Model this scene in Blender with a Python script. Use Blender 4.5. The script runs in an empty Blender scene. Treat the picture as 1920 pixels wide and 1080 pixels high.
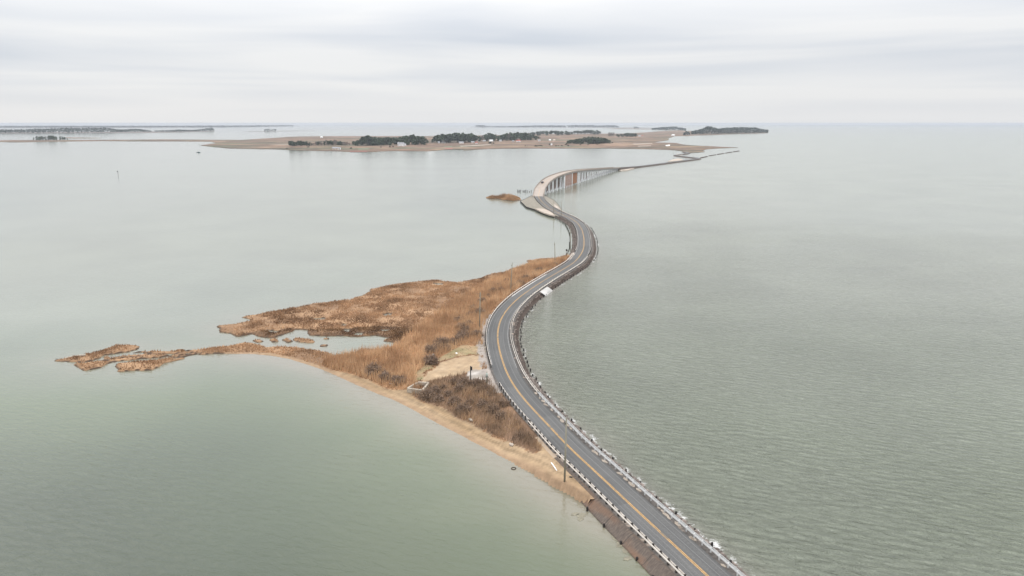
import bpy, bmesh, math, random
import numpy as np
from mathutils import Vector, Matrix
from mathutils.geometry import tessellate_polygon

random.seed(7); RNG = np.random.default_rng(11)
scene = bpy.context.scene
COL = scene.collection

# ------------------------------------------------------------------ camera, sky, sun, exposure
CAMH, FPX, VPY = 62.0, 1280.0, 231.0          # height of the drone, focal length and vanishing line of the 1920 px photograph
PITCH = math.atan((540 - VPY) / FPX)
cam_d = bpy.data.cameras.new('camera'); cam = bpy.data.objects.new('camera', cam_d); COL.objects.link(cam)
cam.location = (0, 0, CAMH); cam.rotation_euler = (math.pi / 2 - PITCH, 0, 0)
cam_d.sensor_width = 36; cam_d.lens = 24; cam_d.clip_start = 0.5; cam_d.clip_end = 90000
scene.camera = cam
scene.view_settings.view_transform = 'Standard'; scene.view_settings.look = 'None'
scene.view_settings.exposure = 0.0; scene.view_settings.gamma = 1.0
scene.render.engine = 'CYCLES'; scene.cycles.use_denoising = True; scene.cycles.denoiser = 'OPENIMAGEDENOISE'; scene.cycles.denoising_input_passes = 'RGB_ALBEDO_NORMAL'; scene.cycles.denoising_prefilter = 'ACCURATE'; scene.cycles.adaptive_threshold = 0.004
SUN_EL, SUN_AZ = math.radians(48), math.radians(-60)
sd = bpy.data.lights.new('sun', 'SUN'); sd.energy = 0.5; sd.angle = math.radians(16); sd.color = (1.0, 0.96, 0.9)
so = bpy.data.objects.new('sun', sd); COL.objects.link(so)
so.rotation_euler = (math.pi / 2 - SUN_EL, 0, SUN_AZ + math.pi)

def N(nt, t, **kw):
    n = nt.nodes.new(t)
    for k, v in kw.items():
        if k.startswith('i_'): n.inputs[k[2:].replace('_', ' ')].default_value = v
        else: setattr(n, k, v)
    return n
def MATH(nt, op, a, b=None, c=None, clamp=False):
    n = nt.nodes.new('ShaderNodeMath'); n.operation = op; n.use_clamp = clamp
    for i, v in enumerate((a, b, c)):
        if v is None: continue
        if isinstance(v, (int, float)): n.inputs[i].default_value = v
        else: nt.links.new(v, n.inputs[i])
    return n.outputs[0]
def RAMP(nt, fac, stops):
    n = nt.nodes.new('ShaderNodeValToRGB'); e = n.color_ramp.elements
    while len(e) < len(stops): e.new(0.5)
    for el, (p, c) in zip(e, stops): el.position = p; el.color = (*c, 1)
    nt.links.new(fac, n.inputs[0]); return n.outputs[0]
def MIXC(nt, fac, a, b, mode='MIX'):
    n = nt.nodes.new('ShaderNodeMix'); n.data_type = 'RGBA'; n.blend_type = mode
    for i, v in ((0, fac), (6, a), (7, b)):
        if isinstance(v, (int, float)): n.inputs[i].default_value = v
        elif isinstance(v, tuple): n.inputs[i].default_value = (*v, 1)
        else: nt.links.new(v, n.inputs[i])
    return n.outputs[2]

world = bpy.data.worlds.new('World'); scene.world = world; world.use_nodes = True
nt = world.node_tree; nt.nodes.clear()
out = N(nt, 'ShaderNodeOutputWorld')
sky = N(nt, 'ShaderNodeTexSky', sky_type='NISHITA', sun_disc=False, sun_elevation=SUN_EL, sun_rotation=SUN_AZ)
bg1 = N(nt, 'ShaderNodeBackground', i_Strength=0.1); nt.links.new(sky.outputs[0], bg1.inputs[0])
tc = N(nt, 'ShaderNodeTexCoord'); sx = N(nt, 'ShaderNodeSeparateXYZ'); nt.links.new(tc.outputs['Generated'], sx.inputs[0])
zc = MATH(nt, 'MAXIMUM', sx.outputs[2], 0.0); zd = MATH(nt, 'ADD', zc, 0.13)
cx = N(nt, 'ShaderNodeCombineXYZ'); nt.links.new(MATH(nt, 'MULTIPLY', MATH(nt, 'ARCTAN2', sx.outputs[0], sx.outputs[1]), 5.0), cx.inputs[0]); nt.links.new(MATH(nt, 'DIVIDE', 1.0, zd), cx.inputs[1])
mp = N(nt, 'ShaderNodeMapping'); mp.inputs['Scale'].default_value = (0.36, 1.0, 1); mp.inputs['Rotation'].default_value = (0, 0, 0.05); mp.inputs['Location'].default_value = (3.3, 1.4, 0)
nt.links.new(cx.outputs[0], mp.inputs[0])
nz = N(nt, 'ShaderNodeTexNoise', i_Scale=1.0, i_Detail=4.0, i_Roughness=0.42, i_Distortion=0.5); nt.links.new(mp.outputs[0], nz.inputs['Vector'])
cloud = RAMP(nt, nz.outputs[0], [(0.33, (0.69, 0.73, 0.795)), (0.46, (0.80, 0.822, 0.862)), (0.60, (0.915, 0.918, 0.925))])
mr = N(nt, 'ShaderNodeMapRange', interpolation_type='SMOOTHSTEP'); nt.links.new(zc, mr.inputs[0])
for k_, v_ in ((1, 0.07), (2, 0.55), (3, 0.965), (4, 2.85)): mr.inputs[k_].default_value = v_
lum = mr.outputs[0]                      # an overcast sky is brighter overhead
hz_ = N(nt, 'ShaderNodeMapRange', interpolation_type='SMOOTHSTEP'); nt.links.new(zc, hz_.inputs[0])
for k_, v_ in ((1, 0.0), (2, 0.075), (3, 0.08), (4, 1.0)): hz_.inputs[k_].default_value = v_
cloud = MIXC(nt, hz_.outputs[0], (0.862, 0.868, 0.88), cloud)
cl2 = MIXC(nt, 1.0, cloud, lum, 'MULTIPLY')
bg2 = N(nt, 'ShaderNodeBackground', i_Strength=1.0); nt.links.new(cl2, bg2.inputs[0])
ms = N(nt, 'ShaderNodeMixShader'); ms.inputs[0].default_value = 0.93
nt.links.new(bg1.outputs[0], ms.inputs[1]); nt.links.new(bg2.outputs[0], ms.inputs[2]); nt.links.new(ms.outputs[0], out.inputs[0])

# ------------------------------------------------------------------ where a point of the ground lies
CP, SP = math.cos(PITCH), math.sin(PITCH)
def P(px, py, z=0.0):
    u = (px - 960) / FPX; v = (py - 540) / FPX
    dz = -SP - v * CP; t = (z - CAMH) / dz
    return np.array([u * t, (CP - v * SP) * t, z])
def PP(pts, z=0.0): return np.array([P(x, y, z)[:2] for x, y in pts])
def z_at(py, Y):                                 # height of the view ray through row py at distance Y
    v = (py - 540) / FPX
    return CAMH + Y * (-SP - v * CP) / (CP - v * SP)

# ------------------------------------------------------------------ helpers
def tag(o, label=None, cat=None, group=None, kind=None):
    for k, v in (('label', label), ('category', cat), ('group', group), ('kind', kind)):
        if v: o[k] = v
    return o
def empty(name, loc=(0, 0, 0), rz=0.0):
    o = bpy.data.objects.new(name, None); COL.objects.link(o); o.location = loc; o.rotation_euler = (0, 0, rz); o.empty_display_size = 0.3
    return o
def link(name, me, parent=None, loc=None, rz=None):
    o = bpy.data.objects.new(name, me); COL.objects.link(o)
    if parent: o.parent = parent
    if loc is not None: o.location = loc
    if rz is not None: o.rotation_euler = (0, 0, rz)
    return o
def mk_mesh(name, V, F, m, cols=None, smooth=False, floats=None):
    me = bpy.data.meshes.new(name)
    if isinstance(F, np.ndarray):
        V = np.asarray(V, dtype=np.float32); k = F.shape[1]; n = len(F)
        me.vertices.add(len(V)); me.vertices.foreach_set('co', V.ravel())
        me.loops.add(n * k); me.loops.foreach_set('vertex_index', F.astype(np.int32).ravel())
        me.polygons.add(n); me.polygons.foreach_set('loop_start', np.arange(0, n * k, k, dtype=np.int32))
        me.update(calc_edges=True)
    else:
        me.from_pydata([tuple(map(float, v)) for v in V], [], [tuple(int(i) for i in f) for f in F]); me.update()
    if cols is not None:
        a = me.color_attributes.new('Col', 'FLOAT_COLOR', 'POINT')
        c = np.ones((len(me.vertices), 4), dtype=np.float32); c[:, :3] = cols; a.data.foreach_set('color', c.ravel())
    for k, arr in (floats or {}).items():
        a = me.attributes.new(k, 'FLOAT', 'POINT'); a.data.foreach_set('value', np.asarray(arr, dtype=np.float32).ravel())
    if smooth: me.polygons.foreach_set('use_smooth', np.ones(len(me.polygons), dtype=bool))
    if m: me.materials.append(m)
    return me
class MB:
    """collects shapes into one mesh"""
    def __init__(s): s.v = []; s.f = []
    def add(s, V, F):
        b = len(s.v); s.v += [tuple(map(float, v)) for v in V]; s.f += [tuple(i + b for i in f) for f in F]; return s
    def box(s, c, size, rz=0.0, taper=1.0):
        x, y, z = (d / 2 for d in size); ca, sa = math.cos(rz), math.sin(rz); V = []
        for dz, k in ((-z, 1.0), (z, taper)):
            for dx, dy in ((-x, -y), (x, -y), (x, y), (-x, y)):
                dx, dy2 = dx * k, dy * k
                V.append((c[0] + dx * ca - dy2 * sa, c[1] + dx * sa + dy2 * ca, c[2] + dz))
        return s.add(V, [(3, 2, 1, 0), (4, 5, 6, 7), (0, 1, 5, 4), (1, 2, 6, 5), (2, 3, 7, 6), (3, 0, 4, 7)])
    def tube(s, p0, p1, r0, r1=None, n=8):
        r1 = r0 if r1 is None else r1; p0 = Vector(p0); p1 = Vector(p1); d = (p1 - p0).normalized()
        a = d.orthogonal().normalized(); b = d.cross(a); V = []
        for p, r in ((p0, r0), (p1, r1)):
            for i in range(n):
                t = 2 * math.pi * i / n; V.append(p + a * (r * math.cos(t)) + b * (r * math.sin(t)))
        F = [(i, (i + 1) % n, n + (i + 1) % n, n + i) for i in range(n)] + [tuple(range(n))[::-1], tuple(range(n, 2 * n))]
        return s.add(V, F)
    def mesh(s, name, m, smooth=False): return mk_mesh(name, s.v, s.f, m, smooth=smooth)
    def build(s, name, m, parent=None, smooth=False): return link(name, s.mesh(name, m, smooth), parent)

def inside(poly, X, Y):
    r = np.zeros(X.shape, dtype=bool); n = len(poly); j = n - 1
    for i in range(n):
        xi, yi = poly[i]; xj, yj = poly[j]
        if yi != yj:
            c = ((yi > Y) != (yj > Y)) & (X < (xj - xi) * (Y - yi) / (yj - yi) + xi)
            r ^= c
        j = i
    return r
def edge_dist(poly, X, Y, closed=True):
    P2 = np.asarray(poly, dtype=float); A = P2 if closed else P2[:-1]; B = np.roll(P2, -1, 0) if closed else P2[1:]
    D = np.full(X.shape, 1e9)
    for a, b in zip(A, B):
        d = b - a; L = (d * d).sum()
        if L < 1e-9: continue
        t = np.clip(((X - a[0]) * d[0] + (Y - a[1]) * d[1]) / L, 0, 1)
        D = np.minimum(D, (X - a[0] - t * d[0]) ** 2 + (Y - a[1] - t * d[1]) ** 2)
    return np.sqrt(D)
def hash2(i, j, k=0):
    h = (i * 374761393 + j * 668265263 + k * 974634737) & 0x7fffffff
    h = ((h ^ (h >> 13)) * 1274126177) & 0x7fffffff
    return ((h ^ (h >> 16)) & 0xffff) / 65535.0
def vnoise(X, Y, sc, seed=0, octs=3):
    tot = np.zeros(np.shape(X)); amp = 1.0; nrm = 0
    for o in range(octs):
        x = X / sc * 2 ** o + 1000.3; y = Y / sc * 2 ** o + 1000.7
        i = np.floor(x).astype(np.int64); j = np.floor(y).astype(np.int64); fx = x - i; fy = y - j
        fx = fx * fx * (3 - 2 * fx); fy = fy * fy * (3 - 2 * fy)
        v = (hash2(i, j, seed + o) * (1 - fx) + hash2(i + 1, j, seed + o) * fx) * (1 - fy) + (hash2(i, j + 1, seed + o) * (1 - fx) + hash2(i + 1, j + 1, seed + o) * fx) * fy
        tot += v * amp; nrm += amp; amp *= 0.5
    return tot / nrm

# ------------------------------------------------------------------ materials
def mat(name, col, rough=0.85, var=0.25, sc=1.0, bump=0.0, bsc=None, spec=0.3, metal=0.0, stretch=(1, 1, 1), attr=False, col2=None, patch=None):
    m = bpy.data.materials.new(name); m.use_nodes = True; t = m.node_tree; b = t.nodes['Principled BSDF']
    b.inputs['Roughness'].default_value = rough; b.inputs['Metallic'].default_value = metal; b.inputs['Specular IOR Level'].default_value = spec
    g = N(t, 'ShaderNodeNewGeometry'); mpn = N(t, 'ShaderNodeMapping'); mpn.inputs['Scale'].default_value = stretch; t.links.new(g.outputs['Position'], mpn.inputs[0])
    n = N(t, 'ShaderNodeTexNoise', i_Scale=sc, i_Detail=5.0, i_Roughness=0.6); t.links.new(mpn.outputs[0], n.inputs['Vector'])
    if attr:
        a = N(t, 'ShaderNodeAttribute', attribute_name='Col'); base = a.outputs['Color']
    else:
        base = None
    lo, hi = 1 - var, 1 + var
    f = RAMP(t, n.outputs[0], [(0.3, (lo,) * 3), (0.7, (hi,) * 3)])
    if base is None:
        if col2: base = RAMP(t, n.outputs[0], [(0.35, col), (0.65, col2)])
        else: base = tuple(col)
    c = MIXC(t, 1.0, base, f, 'MULTIPLY')
    if patch:
        n2 = N(t, 'ShaderNodeTexNoise', i_Scale=patch[1], i_Detail=4.0); t.links.new(mpn.outputs[0], n2.inputs['Vector'])
        c = MIXC(t, RAMP(t, n2.outputs[0], [(patch[2], (0, 0, 0)), (patch[2] + 0.08, (1, 1, 1))]), c, patch[0])
    t.links.new(c, b.inputs['Base Color'])
    if bump:
        bn = N(t, 'ShaderNodeTexNoise', i_Scale=bsc or sc * 4, i_Detail=4.0); t.links.new(g.outputs['Position'], bn.inputs['Vector'])
        bp = N(t, 'ShaderNodeBump', i_Strength=0.6, i_Distance=bump); t.links.new(bn.outputs[0], bp.inputs['Height']); t.links.new(bp.outputs[0], b.inputs['Normal'])
    return m
M = {}
M['shoulder'] = mat('gravel shoulder', (0.10, 0.088, 0.078), 0.95, 0.45, 1.3, 0.03, 6, patch=((0.30, 0.24, 0.19), 0.35, 0.60))
M['slope'] = mat('dark rubble slope', (0.062, 0.044, 0.034), 0.95, 0.5, 0.9, 0.12, 2.5)
M['revet'] = mat('stained concrete revetment', (0.16, 0.10, 0.068), 0.9, 0.45, 0.35, 0.02, 3, col2=(0.085, 0.058, 0.042))
M['palerev'] = mat('pale concrete revetment', (0.42, 0.33, 0.24), 0.9, 0.2, 0.5, 0.02, 3, col2=(0.33, 0.25, 0.18))
M['kerb'] = mat('weathered concrete', (0.42, 0.40, 0.37), 0.9, 0.2, 0.6)
M['conc'] = mat('bridge concrete', (0.70, 0.70, 0.70), 0.85, 0.15, 0.4)
M['deck'] = mat('bridge deck concrete', (0.35, 0.295, 0.25), 0.9, 0.12, 0.25)
M['parapet'] = mat('parapet concrete', (0.26, 0.22, 0.185), 0.9, 0.25, 0.4)
M['girder'] = mat('girder concrete', (0.20, 0.19, 0.18), 0.9, 0.2, 0.4)
M['rust'] = mat('rust stained fender timber', (0.27, 0.135, 0.075), 0.9, 0.3, 0.6, stretch=(1, 1, .3))
M['rustbrick'] = mat('mottled stained pier wall', (0.33, 0.19, 0.14), 0.9, 0.35, 0.7, col2=(0.26, 0.22, 0.2))
M['pile'] = mat('tarred timber', (0.028, 0.024, 0.022), 0.85, 0.3, 3)
M['post'] = mat('dark timber post', (0.045, 0.038, 0.032), 0.9, 0.3, 3)
M['galv'] = mat('galvanised steel', (0.50, 0.495, 0.48), 0.5, 0.1, 1.5, spec=0.5)
M['oldrail'] = mat('weathered pale rail', (0.66, 0.60, 0.53), 0.6, 0.15, 0.8, spec=0.4)
M['wood'] = mat('weathered pole timber', (0.23, 0.21, 0.16), 0.9, 0.25, 2.5, stretch=(1, 1, .15))
M['greywood'] = mat('bleached driftwood', (0.38, 0.33, 0.27), 0.9, 0.2, 2)
M['slab'] = mat('broken concrete slab', (0.34, 0.285, 0.23), 0.9, 0.25, 1.2)
M['awash'] = mat('algae covered slab', (0.19, 0.17, 0.12), 0.5, 0.3, 1.5)
M['foundation'] = mat('old foundation concrete', (0.35, 0.30, 0.24), 0.9, 0.2, 1.0)
M['white'] = mat('white paint', (0.80, 0.79, 0.77), 0.6, 0.06, 0.5)
M['salt'] = mat('bright bleached concrete', (0.46, 0.44, 0.415), 0.85, 0.2, 0.5)
M['sandpad'] = mat('pale sand', (0.40, 0.335, 0.275), 0.95, 0.2, 0.3)
M['pad'] = mat('grey-olive riprap pad', (0.22, 0.195, 0.155), 0.95, 0.3, 0.5, 0.15, 1.2)
M['line_y'] = mat('worn orange yellow paint', (0.50, 0.285, 0.085), 0.7, 0.3, 2.0, patch=((0.20, 0.15, 0.095), 0.5, 0.60))
M['line_w'] = mat('worn white paint', (0.32, 0.31, 0.295), 0.7, 0.4, 0.8)
M['ground'] = mat('marsh ground', (1, 1, 1), 0.95, 0.2, 0.6, 0.04, 3, attr=True)
M['blade'] = mat('dry grass blades', (1, 1, 1), 0.9, 0.12, 0.5, attr=True, spec=0.1)
M['twig'] = mat('bare twigs', (1, 1, 1), 0.95, 0.1, 1.0, attr=True, spec=0.05)
M['needle'] = mat('pine needles', (1, 1, 1), 0.9, 0.15, 0.05, attr=True, spec=0.1)
M['bark'] = mat('bark', (0.16, 0.13, 0.11), 0.95, 0.2, 1)
def island_mat():
    m = bpy.data.materials.new('far island marsh'); m.use_nodes = True; t = m.node_tree; b = t.nodes['Principled BSDF']; b.inputs['Roughness'].default_value = 0.95; b.inputs['Specular IOR Level'].default_value = 0.1
    g = N(t, 'ShaderNodeNewGeometry')
    def nz_(sx_, sy_, d, loc):
        q = N(t, 'ShaderNodeMapping'); q.inputs['Scale'].default_value = (sx_, sy_, 1); q.inputs['Location'].default_value = (loc, loc * 2, 0); t.links.new(g.outputs['Position'], q.inputs[0])
        n = N(t, 'ShaderNodeTexNoise', i_Scale=1.0, i_Detail=d, i_Roughness=0.6); t.links.new(q.outputs[0], n.inputs['Vector']); return n.outputs[0]
    c = RAMP(t, nz_(.0045, .006, 4.0, 3.1), [(0.36, (0.20, 0.128, 0.088)), (0.5, (0.145, 0.10, 0.072)), (0.62, (0.098, 0.085, 0.058))])
    c = MIXC(t, RAMP(t, nz_(.006, .009, 3.0, 9.4), [(0.54, (0, 0, 0)), (0.62, (.8,) * 3)]), c, (0.27, 0.185, 0.125))
    c = MIXC(t, RAMP(t, nz_(.004, .007, 3.0, 15.2), [(0.58, (0, 0, 0)), (0.63, (.8,) * 3)]), c, (0.115, 0.12, 0.075))
    c = MIXC(t, 1.0, c, RAMP(t, nz_(.03, .03, 4.0, 1.0), [(0.35, (0.7,) * 3), (0.65, (1.3,) * 3)]), 'MULTIPLY')
    t.links.new(c, b.inputs['Base Color']); return m
M['islesand'] = island_mat()
M['farland'] = mat('far shore', (0.17, 0.14, 0.12), 0.95, 0.2, 0.004)
M['roof'] = mat('grey shingle roof', (0.30, 0.30, 0.31), 0.9, 0.15, 1)
M['redroof'] = mat('red roof', (0.35, 0.11, 0.09), 0.9, 0.15, 1)
M['wallbeige'] = mat('beige siding', (0.55, 0.46, 0.38), 0.8, 0.06, 1)
M['glass'] = mat('window glass', (0.04, 0.05, 0.06), 0.12, 0.05, 1, spec=0.6)
M['carpaint'] = mat('dark car paint', (0.035, 0.037, 0.042), 0.3, 0.05, 1, spec=0.6)
M['tyre'] = mat('tyre rubber', (0.02, 0.02, 0.02), 0.9, 0.1, 4)
M['hull'] = mat('teal boat hull', (0.05, 0.10, 0.11), 0.5, 0.1, 1)
M['red'] = mat('red lamp lens', (0.4, 0.02, 0.02), 0.4, 0.05, 1)
M['metalbox'] = mat('grey green transformer can', (0.30, 0.33, 0.29), 0.6, 0.15, 2)
M['black'] = mat('black box', (0.02, 0.02, 0.02), 0.7, 0.1, 2)

# road asphalt: wheel tracks and seams follow the lane (attribute "off" = metres from the centre line)
def asphalt():
    m = bpy.data.materials.new('asphalt'); m.use_nodes = True; t = m.node_tree; b = t.nodes['Principled BSDF']
    b.inputs['Roughness'].default_value = 0.9; b.inputs['Specular IOR Level'].default_value = 0.25
    g = N(t, 'ShaderNodeNewGeometry'); a = N(t, 'ShaderNodeAttribute', attribute_name='off'); so_ = N(t, 'ShaderNodeAttribute', attribute_name='along')
    n1 = N(t, 'ShaderNodeTexNoise', i_Scale=0.12, i_Detail=6.0, i_Roughness=0.65); t.links.new(g.outputs['Position'], n1.inputs['Vector'])
    n2 = N(t, 'ShaderNodeTexNoise', i_Scale=5.0, i_Detail=3.0); t.links.new(g.outputs['Position'], n2.inputs['Vector'])
    cv = N(t, 'ShaderNodeCombineXYZ'); t.links.new(a.outputs['Fac'], cv.inputs[0]); t.links.new(MATH(t, 'MULTIPLY', so_.outputs['Fac'], 0.03), cv.inputs[1])
    n3 = N(t, 'ShaderNodeTexNoise', i_Scale=1.6, i_Detail=4.0); t.links.new(cv.outputs[0], n3.inputs['Vector'])
    c = RAMP(t, n1.outputs[0], [(0.3, (0.080, 0.079, 0.077)), (0.7, (0.128, 0.124, 0.118))])
    c = MIXC(t, 0.6, c, RAMP(t, n3.outputs[0], [(0.3, (0.084, 0.083, 0.081)), (0.7, (0.128, 0.124, 0.118))]))
    c = MIXC(t, 1.0, c, RAMP(t, n2.outputs[0], [(0.3, (0.85,) * 3), (0.7, (1.15,) * 3)]), 'MULTIPLY')
    for p, w, s in ((1.62, 0.045, 0.75), (-1.75, 0.045, 0.6), (2.75, 0.05, 0.5), (-0.95, 0.03, 0.35)):      # sealed and open seams along the lanes
        d = MATH(t, 'ABSOLUTE', MATH(t, 'SUBTRACT', a.outputs['Fac'], p))
        k = MATH(t, 'MULTIPLY', MATH(t, 'LESS_THAN', d, w), s); c = MIXC(t, k, c, (0.22, 0.215, 0.205))
    d = MATH(t, 'ABSOLUTE', MATH(t, 'SUBTRACT', MATH(t, 'ABSOLUTE', a.outputs['Fac']), 1.75))               # tyre-darkened tracks
    c = MIXC(t, MATH(t, 'MULTIPLY', MATH(t, 'SUBTRACT', 1.0, MATH(t, 'MULTIPLY', d, 1.6), clamp=True), 0.18), c, (0.07, 0.07, 0.07))
    wn = N(t, 'ShaderNodeTexWhiteNoise', noise_dimensions='2D'); cw = N(t, 'ShaderNodeCombineXYZ')      # resurfaced lengths, lane by lane
    t.links.new(MATH(t, 'FLOOR', MATH(t, 'DIVIDE', MATH(t, 'ADD', so_.outputs['Fac'], MATH(t, 'MULTIPLY', MATH(t, 'SIGN', a.outputs['Fac']), 9.0)), 27.0)), cw.inputs[0]); t.links.new(MATH(t, 'SIGN', a.outputs['Fac']), cw.inputs[1]); t.links.new(cw.outputs[0], wn.inputs['Vector'])
    c = MIXC(t, 1.0, c, RAMP(t, wn.outputs['Value'], [(0.0, (0.86,) * 3), (1.0, (1.08,) * 3)]), 'MULTIPLY')
    t.links.new(c, b.inputs['Base Color'])
    return m
M['asphalt'] = asphalt()

# ------------------------------------------------------------------ the centre line of the road, from the near edge to the far island
NEARPX = [(1326,1080),(1256,1014.8),(1185,949.6),(1123,890.4),(1063.7,837),(1033,802),(1006.7,775.6),(982,749),(962,722),(948.9,697.8),(940,671),(934.4,649),
 (931.9,626.7),(937.4,600.7),(950.4,580),(972.6,558),(998.5,539.6),(1028,521),(1057.8,504),(1078,491.5),(1091,474.8),(1095,463),(1095,446.7),(1091.7,431.7),(1083,418),(1068,408)]
pts = [P(x, y, 1.5) for x, y in NEARPX]
d0 = pts[0] - pts[2]; d0 /= np.linalg.norm(d0); pts = [pts[0] + d0 * k for k in (70, 45, 20)] + pts
pts += [P(1046.7, 399, 1.6), P(1027.5, 388.5, 2.0), P(1015.5, 378, 2.6), P(1009.3, 368.5, 3.1)]
I_ABUT = len(pts) - 1
BA, BB = P(1022, 364.6)[:2], P(1158.7, 320)[:2]; BL = np.linalg.norm(BB - BA); BD = (BB - BA) / BL; BN = np.array([BD[1], -BD[0]])
DZ_S = [-12, -2, 8, 18, 30, 45, 65, 90, 115, 140, 175, 225, 265, 335, 380]
DZ_Z = [3.3, 5.0, 7.8, 10.2, 11.8, 12.8, 13.4, 13.7, 13.3, 12.4, 11.2, 8.7, 7.0, 3.6, 2.1]
for s in np.linspace(0, 335, 40):
    q = BA + BD * s - BN * 4.75; pts.append(np.array([q[0], q[1], np.interp(s, DZ_S, DZ_Z)]))
FARPX = [(1200,311.3),(1222,308.6),(1241,306.3),(1262,303.4),(1280,301.2),(1300,298.6),(1310,296.9),(1306,295.6),(1296,294.6),(1284,293.2),(1272,291.9),(1268,290.5),(1275,289.2),(1285,288),(1290,286.8),(1288,285.3),(1283,284)]
pts += [P(x, y, 1.5) for x, y in FARPX]
pts = np.array(pts)
seg = np.r_[0, np.cumsum(np.linalg.norm(np.diff(pts[:, :2], axis=0), axis=1))]
STEP = 1.0; S = np.arange(0, seg[-1], STEP)
C = np.stack([np.interp(S, seg, pts[:, i]) for i in range(3)], 1)
def smooth(a, sig):
    r = int(sig * 3); k = np.exp(-0.5 * (np.arange(-r, r + 1) / sig) ** 2); k /= k.sum()
    p = np.r_[2 * a[0] - a[1:r + 1][::-1], a, 2 * a[-1] - a[-r - 1:-1][::-1]]; return np.convolve(p, k, 'valid')
C = np.stack([smooth(C[:, 0], 5), smooth(C[:, 1], 5), smooth(C[:, 2], 3)], 1)
T = np.gradient(C[:, :2], axis=0); T /= np.linalg.norm(T, axis=1)[:, None]; NR = np.stack([T[:, 1], -T[:, 0]], 1)   # NR: to the right
def s_near(px, py, z=1.5):
    q = P(px, py, z)[:2]; return S[np.argmin(((C[:, :2] - q) ** 2).sum(1))]
S_B0 = seg[I_ABUT] + 1; S_B1 = s_near(1160, 314.5, 3.5)
def off(s, o, z=0.0):                            # a point o metres right of the centre line, z above the road
    i = min(max(s, 0), S[-1]); x, y, zz = (np.interp(i, S, C[:, k]) for k in range(3)); nx, ny = np.interp(i, S, NR[:, 0]), np.interp(i, S, NR[:, 1])
    return np.array([x + nx * o, y + ny * o, zz + z])
def head(s): i = int(min(max(s, 0), S[-2])); return math.atan2(T[i, 1], T[i, 0])
def srange(s0, s1, step=1.0): return np.linspace(s0, s1, max(2, int(abs(s1 - s0) / step) + 1))
def ribbon(name, s0, s1, prof, m, parent=None, step=1.0, absz=False, jit=0.0, floats=False, smooth=False):
    """prof: offsets and heights across; absz: heights above the water instead of above the road"""
    ss = srange(s0, s1, step); k = len(prof); V = []; fo = []; fa = []
    for s in ss:
        for j, (o, z) in enumerate(prof):
            o2 = o + (random.uniform(-jit, jit) if jit and 0 < j else 0)
            p = off(s, o2, z)
            if absz and z < 0.9: p[2] = z + (random.uniform(-jit, jit) * 0.5 if jit else 0)
            V.append(p); fo.append(o); fa.append(s)
    n = len(ss); I = np.arange(n - 1)[:, None] * k + np.arange(k - 1)[None, :]
    F = np.stack([I, I + 1, I + k + 1, I + k], -1).reshape(-1, 4)
    if prof[0][0] < prof[-1][0]: pass
    else: F = F[:, ::-1]
    me = mk_mesh(name, np.array(V), F, m, floats={'off': fo, 'along': fa} if floats else None, smooth=smooth)
    return link(name, me, parent)

S_END = S[-1] - 2
HW_L, HW_R = -3.25, 3.3
# ------------------------------------------------------------------ road
road = ribbon('road', 0, S_B0, [(HW_L, -0.02), (-1.6, 0.02), (0, 0.05), (1.6, 0.02), (HW_R, -0.02)], M['asphalt'], floats=True); tag(road, 'grey two-lane asphalt road curving away along the causeway', 'road', kind='structure')
road2 = ribbon('road', S_B1, S_END, [(HW_L, -0.02), (0, 0.05), (HW_R, -0.02)], M['asphalt'], floats=True); tag(road2, 'thin grey road on the far causeway beyond the bridge', 'road', kind='structure')
def crown_z(o): return float(np.interp(o, [HW_L, -1.6, 0, 1.6, HW_R], [-0.02, 0.02, 0.05, 0.02, -0.02]))
def marking(name, s0, s1, o0, o1, m, z=0.008, parent=road): return ribbon(name, s0, s1, [(o0, crown_z(o0) + z), (o1, crown_z(o1) + z)], m, parent)
S_GAP0, S_GAP1 = s_near(935, 722), s_near(921, 690)
S_CURVE = s_near(945, 690)
marking('centre_line', 0, S_B0, -0.185, -0.065, M['line_y']); marking('centre_line', 0, S_B0, 0.065, 0.185, M['line_y'])
S_TURN = s_near(1090, 474)
marking('edge_line', S_GAP1 + 2, S_B0, -2.93, -2.82, M['line_w']); marking('edge_line', S_TURN, S_B0, 2.88, 2.98, M['line_w'])
marking('edge_line', S_CURVE, S_TURN - 10, 2.95, 3.05, M['line_w'])

# ------------------------------------------------------------------ embankment and shoulders
S_LN = s_near(1088, 868)                          # left revetment starts to meet the sand
S_LS = s_near(1030, 815)
S_LUP0, S_LUP1 = s_near(1082, 476), s_near(1052, 401)
S_RP0 = s_near(1050, 399)                         # the pads of the bridge approach
sh = ribbon('road_shoulder', 0, S_B0, [(HW_R, -0.03), (4.7, -0.10)], M['shoulder'], jit=0.05); tag(sh, kind='structure')
sh = ribbon('road_shoulder', 0, S_B0, [(HW_L, -0.03), (-3.75, -0.08)], M['shoulder'], jit=0.04); tag(sh, kind='structure')
eb = ribbon('embankment', 0, S_RP0, [(4.7, -0.10), (5.0, -0.5), (5.4, -1.0), (6.0, -1.4), (8.0, -2.2)], M['slope'], jit=0.22, step=0.7); tag(eb, kind='structure')
eb = ribbon('embankment', S_LUP0 - 4, S_LUP1, [(-3.75, -0.08), (-4.4, -0.5), (-5.2, -1.1), (-7.5, -2.2)], M['slope'], jit=0.18, step=0.7); tag(eb, kind='structure')
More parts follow.
